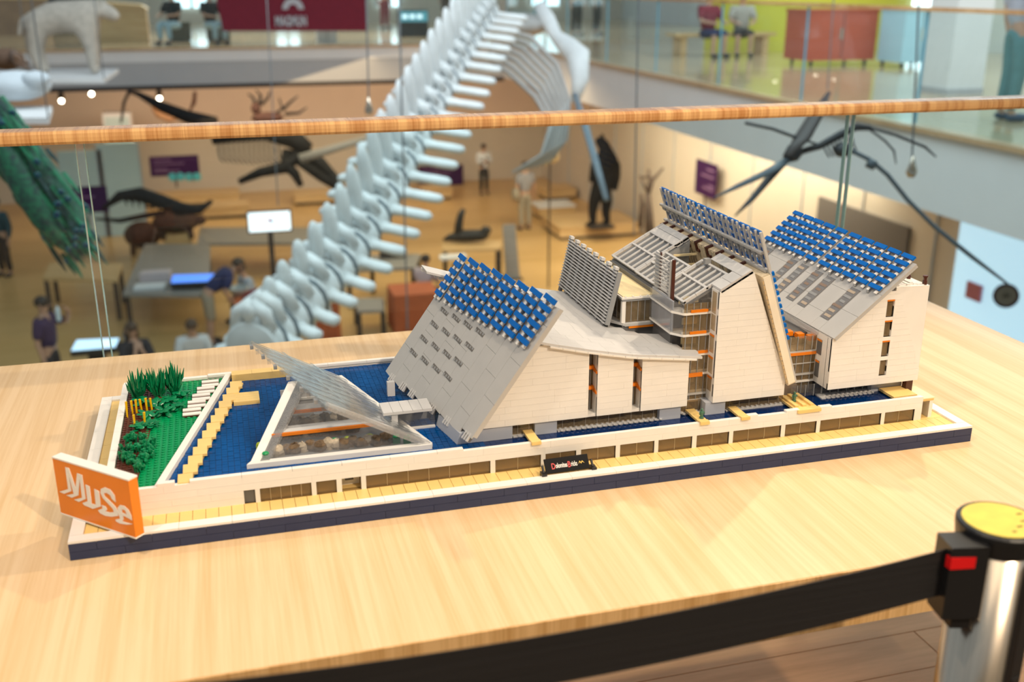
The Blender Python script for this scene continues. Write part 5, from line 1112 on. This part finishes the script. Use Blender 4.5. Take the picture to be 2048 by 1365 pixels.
# ---------------------------------------------------------------- exhibits
m_bone = M('whale_bone', (.84, .87, .87), .55, var=.12, scale=5); m_rib = M('rib_bone', (.50, .49, .47), .6, var=.15, scale=4)
wh = thing('whale_skeleton', 'white whale skeleton hanging diagonally across the atrium', 'skeleton', PD(757, 430, 9.5))
path = [(512, 690), (534, 670), (562, 645), (594, 615), (626, 580), (657, 549), (685, 515), (709, 481), (731, 447), (752, 412), (771, 378), (789, 345), (806, 313), (822, 282), (838, 253), (853, 225), (868, 198), (882, 173), (896, 149), (909, 126), (921, 105), (932, 86), (943, 68), (953, 52), (963, 38), (973, 26)]
PT = [PD(x, y, 7.4 + 5.4 * (i / 25) ** 1.1) for i, (x, y) in enumerate(path)]
def vert_mesh(i):
    u = i / 25; b = MB(); r = .205 - .065 * u; L = .5 * (PT[min(i + 1, 25)] - PT[max(i - 1, 0)]).length * (.92 if 0 < i < 25 else 1.7)
    t = (PT[min(i + 1, 25)] - PT[max(i - 1, 0)]).normalized(); sd = t.cross(Vector((0, 0, 1))).normalized(); up = sd.cross(t).normalized(); c = PT[i]
    rot = Matrix((sd, t, up)).transposed()
    b.tube([c - t * L * .5, c - t * L * .40, c - t * L * .15, c + t * L * .15, c + t * L * .40, c + t * L * .5], [r * .92, r, r * .84, r * .84, r, r * .92], 16)
    g_ = min(1, i / 10); hs = .09 + .34 * g_; lt = .16 + .24 * g_
    for s in (-1, 1): b.tube([c + sd * r * .6 * s + up * r * .6, c + sd * r * .50 * s + up * r * 1.20, c + up * r * 1.50], [.060, .055, .055], 7)
    b.ball(c + up * (r * 1.10 + hs * .45) - t * (.05 + .12 * u), (.055, L * (.24 + .14 * g_), hs * .72), 10, 8, rot)
    for s in (-1, 1): b.tube([c + sd * (r * .6 + lt * q) * s - up * (.02 + .03 * q) - t * .05 * q for q in (0, .35, .75, 1.0, 1.08)], [.085, .058, .062, .056, .030], 9, flat=.75)
    if i < 9: b.ball(c - up * (r + .07) + t * L * .5, (.04, .06, .13 - .006 * i), 8, 6, rot)
    return b, t, sd, up, r
for i in range(26):
    b, t, sd, up, r = vert_mesh(i); v = build(b, 'vertebra', m_bone, wh, True)
    if i < 25: c = PT[i] + t * (PT[i + 1] - PT[i]).length * .5; build(MB().tube([c - t * .014, c + t * .014], r * 1.02, 14), 'disc_gap', M('disc_grey', (.16, .20, .22), .6), v, True)
for j in range(7):                                     # ribs sweeping out on both sides of the chest
    pts = [(1002 - 5 * j, 60 + 9 * j), (1060 - 7 * j, 74 + 12 * j), (1112 - 7 * j, 128 + 11 * j), (1138 - 6 * j, 200 + 8 * j), (1132 - 8 * j, 280 + 5 * j), (1096 - 12 * j, 328 + 3 * j)]
    build(MB().tube([PD(x, y, 13.4 - .10 * j) for x, y in pts], [.030, .034, .032, .028, .024, .016], 7), 'rib', m_rib, wh, True)
    pts = [(985 - 5 * j, 66 + 7 * j), (935 - 6 * j, 74 + 8 * j), (882 - 5 * j, 100 + 9 * j), (842 - 3 * j, 142 + 9 * j), (814 - 2 * j, 190 + 7 * j), (800 - 2 * j, 236 + 4 * j)]
    build(MB().tube([PD(x, y, 13.4 - .10 * j) for x, y in pts], [.026, .030, .028, .026, .022, .016], 7), 'rib', m_rib, wh, True)
sk = build(MB().tube([PD(1078, 8, 14.6), PD(1096, 40, 14.6), PD(1112, 72, 14.5), PD(1134, 92, 14.4), PD(1156, 112, 14.3), PD(1160, 160, 14.2), PD(1150, 205, 14.2)], [.08, .11, .09, .14, .17, .12, .06], 12), 'skull', m_bone, wh, True)
build(MB().ball(PD(1046, 50, 14.8), (.38, .35, .16), 14, 8), 'brain_case', m_rib, wh, True)
build(MB().tube([PD(1150, 190, 12.9), PD(1172, 258, 12.4), PD(1190, 320, 12.1), PD(1213, 400, 11.8)], [.04, .045, .045, .035], 8), 'flipper_bone', M('blue_bone', (.22, .27, .31), .5, var=.2, scale=6), wh, True)
def cable(lab, px0, py0, px1, py1, d, r=.006, fit=None, grp='hanging cables'):
    a, c = PD(px0, py0, d), PD(px1, py1, d); c2 = Vector((c.x, c.y, c.z)); t = thing('hanging_cable', lab, 'cable', c2, grp); build(MB().tube([a, c2], r, 6), 'wire', M('steel_wire', (.16, .17, .18), .4, .6), t)
    if fit: q = PD(px1, py1, d); build(MB().tube([q + Vector((0, 0, .10)), q + Vector((0, 0, .05)), q, q - Vector((0, 0, .03))], [.008, .02, .035, .02], 10), 'fitting', m_steel, t, True)
cable('thin cable in front of the red banner', 533, -10, 556, 412, 9, .005); cable('cable ending in a chrome fitting left of the whale spine', 732, -10, 738, 222, 8, .006, True); cable('dark cable crossing the whale spine', 798, -10, 815, 660, 8.5, .007); cable('dark cable right of the whale ribs', 1277, -10, 1268, 470, 7, .005); cable('cable with a hook above the flying skeleton', 1838, -10, 1823, 345, 6.5, .006, True); cable('thin cable left of the glass edge at the right', 1668, -10, 1655, 180, 9, .005)
# flying dark skeleton at the right
m_db = M('dark_bone', (.045, .05, .058), .5, var=.2, scale=6); D = 6.2
fs_ = thing('flying_skeleton', 'dark long-tailed skeleton flying in front of the right-hand gallery', 'skeleton', PD(1590, 300, D)); q = lambda x, y, d=D: PD(x, y, d)
build(MB().tube([q(1598, 305), q(1640, 292), q(1680, 270), q(1712, 254), q(1740, 256)], [.018, .022, .026, .024, .016], 8), 'spine', m_db, fs_, True)
build(MB().tube([q(1572, 318), q(1586, 306), q(1602, 300)], [.03, .055, .03], 10), 'head', m_db, fs_, True)
build(MB().tube([q(1578, 312, 6.1), q(1604, 276, 6.2), q(1632, 230, 6.3), q(1658, 184, 6.4)], [.022, .055, .048, .012], 8, flat=.35), 'upper_jaw', M('brown_bone', (.075, .06, .055), .5, var=.2, scale=6), fs_, True)
build(MB().tube([q(1575, 320), q(1535, 345, 6.0), q(1475, 373, 5.8), q(1428, 396, 5.7)], [.030, .032, .022, .006], 8, flat=.5), 'lower_jaw', M('slate_bone', (.13, .17, .20), .45, var=.2, scale=6), fs_, True); build(MB().tube([q(1572, 322), q(1540, 355, 6.1), q(1502, 400, 6.0), q(1470, 432, 5.9)], [.026, .030, .022, .006], 8, flat=.5), 'lower_jaw', m_db, fs_, True)
for pts, r in (([(1490, 246), (1545, 258), (1600, 278), (1640, 290)], .010), ([(1735, 256), (1770, 282), (1788, 302), (1792, 328)], .007), ([(1735, 254), (1790, 270), (1850, 294), (1872, 314)], .009), ([(1700, 300), (1740, 320), (1775, 350), (1815, 400), (1870, 455), (1945, 515), (2015, 568)], .014)): build(MB().tube([q(x, y) for x, y in pts], [r] * (len(pts) - 1) + [r * .5], 7), 'limb_bone', m_db if r < .012 else M('slate_bone', (.13, .17, .20)), fs_, True)
for k in range(8): x = 1645 + k * 8; build(MB().tube([q(x, 285 - k * 4), q(x + 6, 302 - k * 2), q(x + 14, 315 - k)], .006, 5), 'rib', m_db, fs_)
build(MB().ball(q(1685, 300), (.05, .07, .045), 10, 7), 'pelvis', m_db, fs_, True); build(MB().tube([q(1735, 325), q(1750, 332)], .030, 8), 'joint', M('slate_bone', (.13, .17, .20)), fs_, True)
p = PX(2012, 592, 9.8); t = thing('round_sign', 'round grey sign with a dark ring at the right edge', 'sign', p); n = (CAM - p).normalized(); rot = n.to_track_quat('Z', 'Y').to_matrix().to_4x4(); rot.translation = p
put('ring', MB().lathe([(.12, 0), (.158, 0), (.158, .03), (.12, .03)], (0, 0, 0), 28).mesh('ring', m_pur), t, rot); put('disc', MB().lathe([(.125, .0), (.125, .035)], (0, 0, 0), 28).mesh('disc', M('grey_disc', (.27, .29, .27), .5)), t, rot)
put('symbol', MB().tube([(-.035, -.02, .04), (-.005, .03, .04), (.0, -.02, .04), (.04, .02, .04)], .010, 6).mesh('symbol', M('dark_symbol', (.05, .06, .06), .5)), t, rot)
# peacock train at the left
m_pea = M('peacock_green', (.012, .17, .075), .45, var=.75, scale=34, col2=(.006, .035, .035)); pk = thing('peacock', 'green peacock with a long eyed train hanging at the left', 'peacock', PD(60, 350, 6.0))
b = MB(); axis = [(-50, 190, 46), (-10, 245, 50), (38, 310, 56), (84, 380, 62), (116, 432, 60), (146, 476, 48), (165, 508, 20)]
b.tube([PD(x, y, 6.0) for x, y, w in axis], [w * 6.0 / FPX for x, y, w in axis], 16, flat=.5); tr_ = build(b, 'train', m_pea, pk, True); rr = random.Random(8)
pg = [m_pea, M('peacock_dark', (.006, .055, .050), .45, var=.4, scale=30), M('peacock_bright', (.020, .26, .12), .4, var=.4, scale=30)]
for k in range(110):                                   # long feathers lying along the train, fraying at its end
    u = rr.uniform(.3, 5.6); i = int(u); f = u - i; x = axis[i][0] * (1 - f) + axis[i + 1][0] * f; y = axis[i][1] * (1 - f) + axis[i + 1][1] * f; w = axis[i][2] * (1 - f) + axis[i + 1][2] * f
    o_ = rr.uniform(-.95, .95); dz = .096 * math.sqrt(1 - o_ * o_); L = rr.uniform(34, 70); q = lambda l, oo: PD(x + oo * w * .82 + l * .58, y - oo * w * .57 + l * .82, 6.0 - dz - .004)
    build(MB().tube([q(0, o_), q(L * .5, o_ * 1.02), q(L, o_ * 1.06)], [.016, .020, .004], 6, flat=.4), 'feather', rr.choice(pg), tr_)
    if k % 3 == 0:
        c = q(L * .35, o_); c = c - ray(x, y) * .014; build(MB().ball(c, (.019, .008, .019), 8, 5), 'feather_eye', M('eye_teal', (.01, .16, .18), .3), tr_); build(MB().ball(c - ray(x, y) * .006, (.010, .006, .010), 6, 4), 'eye_spot', M('eye_blue', (.004, .02, .10), .3), tr_)
# white animals on hanging shelves
m_fur = M('pale_fur', (.52, .47, .40), .9, var=.2, scale=14)
def beast(label, cx, cy, d, s, mat, name='animal_mount', horns=False, face=1):
    o = PD(cx, cy, d); t = thing(name, label, 'animal', o); X, Z = Vector((.96, -.27, 0)) * face, Vector((0, 0, 1)); Yv = Vector((.27, .96, 0)); P = lambda x, y, z: o + (X * x + Yv * y + Z * z) * s; V = []; Ed = []; R_ = []
    V = [P(-.42, 0, .78), P(-.15, 0, .84), P(.18, 0, .82), P(.42, 0, .86), P(.58, 0, .98), P(.76, 0, .90), P(.92, 0, .80)]; R_ = [v * s for v in (.25, .27, .26, .24, .16, .13, .08)]; Ed = [(i, i + 1) for i in range(6)]
    for j, (i0, x, yy) in enumerate(((0, -.42, .13), (0, -.36, -.13), (3, .38, .12), (3, .44, -.12))):
        k = len(V); bk = .06 if j < 2 else -.02; V += [P(x, yy, .60), P(x - bk, yy, .32), P(x + .01, yy, .06), P(x + .08, yy, .03)]; R_ += [v * s for v in (.15, .10, .075, .06)]; Ed += [(i0, k), (k, k + 1), (k + 1, k + 2), (k + 2, k + 3)]
    k = len(V); V += [P(-.60, 0, .78), P(-.68, 0, .55)]; R_ += [.05 * s, .03 * s]; Ed += [(0, k), (k, k + 1)]
    skin_obj('body', V, Ed, R_, mat, t, Matrix())
    for sgn in (-1, 1): build(MB().ball(P(.66, .09 * sgn, 1.03), (.04 * s, .03 * s, .05 * s), 7, 5), 'ear', mat, t, True)
    if horns:
        for sgn in (-1, 1): build(MB().tube([P(.64, .06 * sgn, 1.03), P(.60, .14 * sgn, 1.18), P(.50, .22 * sgn, 1.32)], [.03 * s, .025 * s, .008 * s], 7), 'horn', M('horn_brown', (.12, .06, .03), .5), t, True)
    return t
beast('white bear-like animal standing on a hanging white shelf', 136, 146, 13, .80, m_fur)
def shelf(lab, q, d, th=.05):
    P = [PD(x, y, dd) for (x, y), dd in zip(q, d)]; zz = min(p.z for p in P); t = thing('hanging_shelf', lab, 'shelf', sum(P, Vector()) / 4, 'white hanging shelves'); b = MB(); b.hexa([Vector((p.x, p.y, P[0].z - th)) for p in P] + [Vector((p.x, p.y, P[0].z)) for p in P]); build(b, 'board', m_plaster, t)
    for p in P[:2]: build(MB().tube([Vector((p.x, p.y, P[0].z)), Vector((p.x, p.y, P[0].z + 3))], .006, 5), 'wire', M('steel_wire', (.16, .17, .18)), t)
shelf('white hanging shelf carrying the bear-like animal', [(62, 158), (208, 158), (236, 130), (90, 130)], (12.4, 12.4, 13.8, 13.8)); shelf('lower white hanging shelf at the left edge', [(-40, 236), (96, 232), (104, 210), (-30, 212)], (8.4, 8.4, 9.2, 9.2))
tag(build(MB().ball(PD(30, 172, 9), (.30, .22, .13), 14, 8).ball(PD(72, 158, 8.9), (.12, .09, .07), 10, 6), 'white_animal_body', M('white_animal_coat', (.60, .66, .70), .7, var=.1, scale=6), smooth=True), 'pale rounded white mount at the left edge above the peacock', 'mount'); p = PD(12, 118, 9.6)  # rounded shape for the body of the white horned animal
t = thing('brown_goat_head', 'brown horned animal head at the far left edge', 'animal', p); build(MB().ball(p, (.16, .14, .10), 12, 8), 'head', M('goat_brown', (.13, .07, .04), .8, var=.3, scale=15), t, True)
for s in (0, 1): build(MB().tube([p + Vector((.06, 0, .05)), PD(34, 118 + 8 * s, 9), PD(58, 128 + 10 * s, 9)], [.035, .03, .01], 7), 'horn', M('horn_brown', (.12, .06, .03)), t, True)
# dark mounted skeletons and trophies on the lower level
m_sk = M('black_bone', (.020, .019, .019), .6, spec=.2, var=.3, scale=8)
t = thing('mounted_skeleton', 'dark mounted skeleton with hanging ribs below the handrail', 'skeleton', PD(520, 340, 21)); qq = lambda x, y, d=21: PD(x, y, d)
build(MB().tube([qq(425, 280), qq(470, 272), qq(530, 268), qq(585, 275), qq(615, 300)], [.10, .13, .13, .22, .16], 9), 'spine', m_sk, t, True)
for k in range(13): x = 440 + k * 10; build(MB().tube([qq(x, 276), qq(x - 3, 300), qq(x + 1, 318), qq(x + 8, 330 - abs(k - 6))], [.030, .028, .026, .018], 5), 'rib', M('brown_rib', (.13, .11, .09), .6), t, True)
for pts in ([(600, 305), (570, 335), (520, 345), (478, 364)], [(610, 305), (640, 325), (672, 360), (690, 388)], [(600, 322), (640, 350), (680, 376)], [(575, 300), (572, 330), (590, 348), (602, 372)]): build(MB().tube([qq(x, y) for x, y in pts], [.12, .13, .10, .06][:len(pts)], 8), 'limb_bone', m_sk, t, True)
build(MB().tube([qq(600, 318, 20), qq(660, 300, 20), qq(740, 276, 20)], [.09, .08, .06], 7), 'long_bone', M('grey_bone', (.22, .21, .20), .6), t, True)
build(MB().tube([PD(242, 246, 23), PD(248, 205, 23), PD(258, 184, 23), PD(276, 188, 23), PD(320, 212, 23), PD(375, 234, 23), PD(432, 246, 23)], [.025, .035, .045, .06, .12, .15, .14], 8), 'neck_and_tail', m_sk, t, True)
t = thing('crocodile_skeleton', 'dark crocodile skeleton above the brown rounded mounts', 'skeleton', PD(320, 410, 20)); build(MB().tube([PD(x, y, 20) for x, y in ((205, 418), (240, 392), (280, 389), (320, 402), (360, 418), (400, 420), (424, 402))], [.03, .10, .15, .14, .14, .08, .04], 9), 'body', m_sk, t, True)
for k in range(10): build(MB().tube([PD(250 + k * 13, 398 + k * 2, 19.9), PD(254 + k * 13, 412 + k * 2, 19.9)], [.03, .012], 5), 'rib', m_sk, t)
build(MB().tube([PD(x, y, 20) for x, y in ((190, 438), (240, 442), (290, 432), (330, 425))], [.02, .05, .06, .05], 7), 'lower_limb', m_sk, t, True)
m_bm = M('dark_brown_fur', (.075, .030, .018), .8, var=.4, scale=10)
for lab, x, y, r in (('dark brown rounded animal mount under the crocodile skeleton', 352, 444, (.45, .3, .22)), ('reddish brown curled animal mount above the grey table', 285, 470, (.36, .25, .28))):
    c = PD(x, y, 23.2 + .9 * (x < 300)); r = tuple(v * 1.15 for v in r); t = thing('brown_mount', lab, 'animal', c); build(MB().ball(c, r, 14, 9), 'body', m_bm, t, True); build(MB().ball(c + Vector((r[0] * .95, -.05, .02)), (.16, .13, .12), 10, 7), 'head', m_bm, t, True); build(MB().box(c.x - .3, c.x + .3, c.y - .1, c.y + .3, LZ, c.z - r[2] * .8), 'stand', m_plinth, t)
    for s in (-1, 1): build(MB().tube([c + Vector((r[0] * .5 * s, -.1, -.05)), c + Vector((r[0] * .6 * s, -.12, -r[2] - .12))], [.08, .05], 7), 'leg', m_bm, t, True)
t = thing('antlered_head', 'antlered deer mount on the warm far wall', 'animal', PD(540, 238, 27.5)); dq = lambda x, y: PD(x, y, 27.5); build(MB().ball(dq(535, 236), (.42, .3, .16), 12, 7).ball(dq(512, 217), (.13, .12, .16), 10, 6), 'head', m_bm, t, True)
for pts in ([(512, 212), (506, 195), (496, 188)], [(516, 212), (522, 192), (512, 180)], [(545, 232), (565, 218), (558, 196)], [(565, 220), (580, 205), (596, 192)], [(570, 228), (598, 226), (614, 215)], [(522, 210), (536, 196), (540, 182)]): build(MB().tube([dq(x, y) for x, y in pts], [.05, .04, .02], 6), 'antler', m_sk, t, True)
def arc_horn(lab, pts, d, r, mat): tag(build(MB().tube([PD(x, y, d) for x, y in pts], r, 8), 'curved_horn', mat, smooth=True), lab, 'horn')
arc_horn('curved orange-brown tusk on the far wall', [(305, 214), (318, 230), (338, 237), (358, 235)], 28, [.05, .10, .10, .06], M('tusk', (.38, .20, .09), .5)); arc_horn('tall brown horn hanging on the far wall', [(390, 184), (388, 205), (378, 226)], 28, [.05, .06, .02], m_bm)
for lab, x in (('small teal butterfly on the left', 353), ('small teal butterfly on the right', 386)):
    c = PD(x, 357, 22); t = thing('butterfly', lab, 'butterfly', c, 'teal butterflies under the purple panel'); m = M('butterfly_teal', (.12, .55, .50), .5); build(MB().tube([c - Vector((0, 0, .08)), c + Vector((0, 0, .08))], .012, 5), 'body', m_dark, t)
    for s in (-1, 1): build(MB().ball(c + Vector((.08 * s, 0, .03)), (.09, .012, .09), 9, 5), 'wing', m, t)
# seal, black bear, branches, skull
m_seal = M('seal_black', (.02, .019, .018), .5); p = PZ(934, 484, LZ + .92); t = thing('seal_statue', 'dark seal statue with raised tail on the long table', 'statue', p); L = Vector((.96, -.27, 0)); s_ = lambda x, z: p + L * x + Vector((0, 0, z))
build(MB().tube([s_(-.50, .04), s_(-.36, .09), s_(-.1, .13), s_(.16, .14), s_(.36, .15), s_(.46, .17)], [.03, .08, .13, .13, .12, .06], 12), 'body', m_seal, t, True); build(MB().tube([s_(-.18, .12), s_(-.17, .36), s_(-.12, .58), s_(-.06, .70)], [.11, .09, .075, .05], 10), 'raised_tail', m_seal, t, True); build(MB().ball(s_(.40, .24), (.12, .10, .10), 10, 7), 'head', m_seal, t, True)
zb_ = PY(1120, 446 + 36 * .35, PZ(1120, 482, LZ).y).z + .085; p = PZ(1200, 452, zb_); t = thing('black_bear_mount', 'tall black bear standing upright on the wooden platform', 'animal', p); X_ = Vector((.96, -.27, 0)); P_ = lambda x, z, y=0: p + (X_ * x * 1.25 + Vector((.27 * y, .96 * y, z))) * 1.13
m_bear = M('bear_black', (.008, .0075, .008), .9, spec=.1, var=.5, scale=12)
V = [P_(.0, .85), P_(.05, 1.15), P_(.10, 1.45), P_(.08, 1.68), P_(-.02, 1.84), P_(-.12, 1.90), P_(-.12, .55, .0), P_(-.14, .25), P_(-.12, .05), P_(-.24, .03), P_(.12, .55, .1), P_(.10, .25, .1), P_(.14, .05, .1), P_(.04, .03, .1), P_(-.12, 1.35), P_(-.16, 1.10), P_(-.18, .95), P_(.26, 1.32, .1), P_(.28, 1.05, .1), P_(.24, .75, .1)]
skin_obj('body', V, [(0, 1), (1, 2), (2, 3), (3, 4), (4, 5), (0, 6), (6, 7), (7, 8), (8, 9), (0, 10), (10, 11), (11, 12), (12, 13), (2, 14), (14, 15), (15, 16), (2, 17), (17, 18), (18, 19)], [v * 1.2 for v in (.19, .21, .21, .14, .13, .07, .13, .09, .08, .05, .13, .09, .08, .05, .10, .07, .05, .10, .08, .06)], m_bear, t, Matrix())
for s in (-1, 1): build(MB().ball(P_(.0, 1.96, .08 * s), .04, 7, 5), 'ear', m_bear, t, True)
build(MB().box(p.x - .30, p.x + .32, p.y - .2, p.y + .25, p.z - .04, p.z + .02), 'base', m_dark, t)
t = thing('dead_branches', 'dead branching trunk at the right of the black bear', 'tree', PZ(1295, 470, LZ)); bq = lambda x, y: PD(x, y, 21.5); m_bk = M('dead_bark', (.085, .055, .04), .9, var=.4, scale=8)
for pts, r in (([(1300, 470), (1298, 430), (1296, 388)], .10), ([(1296, 388), (1304, 362), (1326, 336)], .05), ([(1296, 388), (1300, 360), (1297, 338)], .045), ([(1280, 455), (1284, 410), (1282, 388)], .06), ([(1298, 384), (1290, 375), (1280, 352)], .035), ([(1300, 352), (1285, 355), (1278, 352)], .03)): build(MB().tube([bq(x, y) for x, y in pts], [r, r * .9, r * .55], 7), 'branch', m_bk, t, True)
p = PD(1103, 312, 21); t = thing('pale_skull', 'pale yellow animal skull with a dark eye socket left of the black bear', 'skull', p); build(MB().ball(p, (.17, .15, .15), 12, 8).ball(p + Vector((-.14, -.08, -.10)), (.10, .10, .07), 8, 6), 'cranium', M('old_bone', (.58, .46, .26), .6), t, True); build(MB().ball(p + Vector((.02, -.13, .03)), .05, 8, 6), 'eye_socket', m_dark, t); build(MB().tube([p + Vector((0, .1, -.1)), Vector((p.x, p.y + .1, LZ))], .02, 6), 'stand', m_dark, t)
a = PZ(1018, 560, LZ); t = thing('leaning_panel', 'narrow grey information stand between the seal and the louvred screen', 'stand', a); q0, q1 = PY(1012, 560, a.y), PY(1040, 560, a.y); z1 = PY(1022, 455, a.y).z
build(MB().hexa([(q0.x, a.y, LZ + .02), (q1.x, a.y, LZ + .02), (q1.x, a.y + .04, LZ + .02), (q0.x, a.y + .04, LZ + .02), (q0.x, a.y + .25, z1), (q1.x - .04, a.y + .25, z1), (q1.x - .04, a.y + .29, z1), (q0.x, a.y + .29, z1)]), 'board', M('info_grey', (.24, .24, .24), .5), t); build(MB().box(q0.x - .05, q1.x + .05, a.y - .1, a.y + .35, LZ, LZ + .02), 'foot', m_dark, t)
for lab, x, y, m in (('dark object lying on the grey table right of the whale', 785, 514, m_dark), ('white papers on the grey table right of the whale', 905, 517, m_plaster), ('white box on the left grey table', 300, 576, m_plaster), ('white box with a red stripe behind on the left grey table', 312, 560, M('pale_box', (.55, .48, .50), .5))):
    p = PZ(x, y, LZ + .80); tag(build(MB().prism([p + Vector(v) for v in ((-.28, -.12, .0), (.26, -.14, .0), (.30, .14, .0), (-.24, .16, .0))], (0, 0, .05 if m is m_plaster else .16)), 'table_item', m), lab, 'item')
p = at3(120, 62, FZ); t = thing('black_partition', 'black partition at the left of the far gallery', 'partition', p); build(MB().box(p.x - .9, p.x + .9, p.y + 2, p.y + 2.1, FZ, 1.2), 'panel', m_black, t); build(MB().box(p.x - .95, p.x - .9, p.y + 1.98, p.y + 2.12, FZ, 1.2), 'post', m_dark, t); build(MB().box(p.x + .9, p.x + .95, p.y + 1.98, p.y + 2.12, FZ, 1.2), 'post', m_dark, t)
p = PD(116, 628, 14.9); tag(build(MB().lathe([(.032, -.10), (.034, .02), (.030, .07), (.014, .10), (.014, .12)], p, 12), 'water_bottle', M('pale_bottle', (.55, .68, .75), .2)), 'pale water bottle raised by the man in the purple shirt', 'bottle')
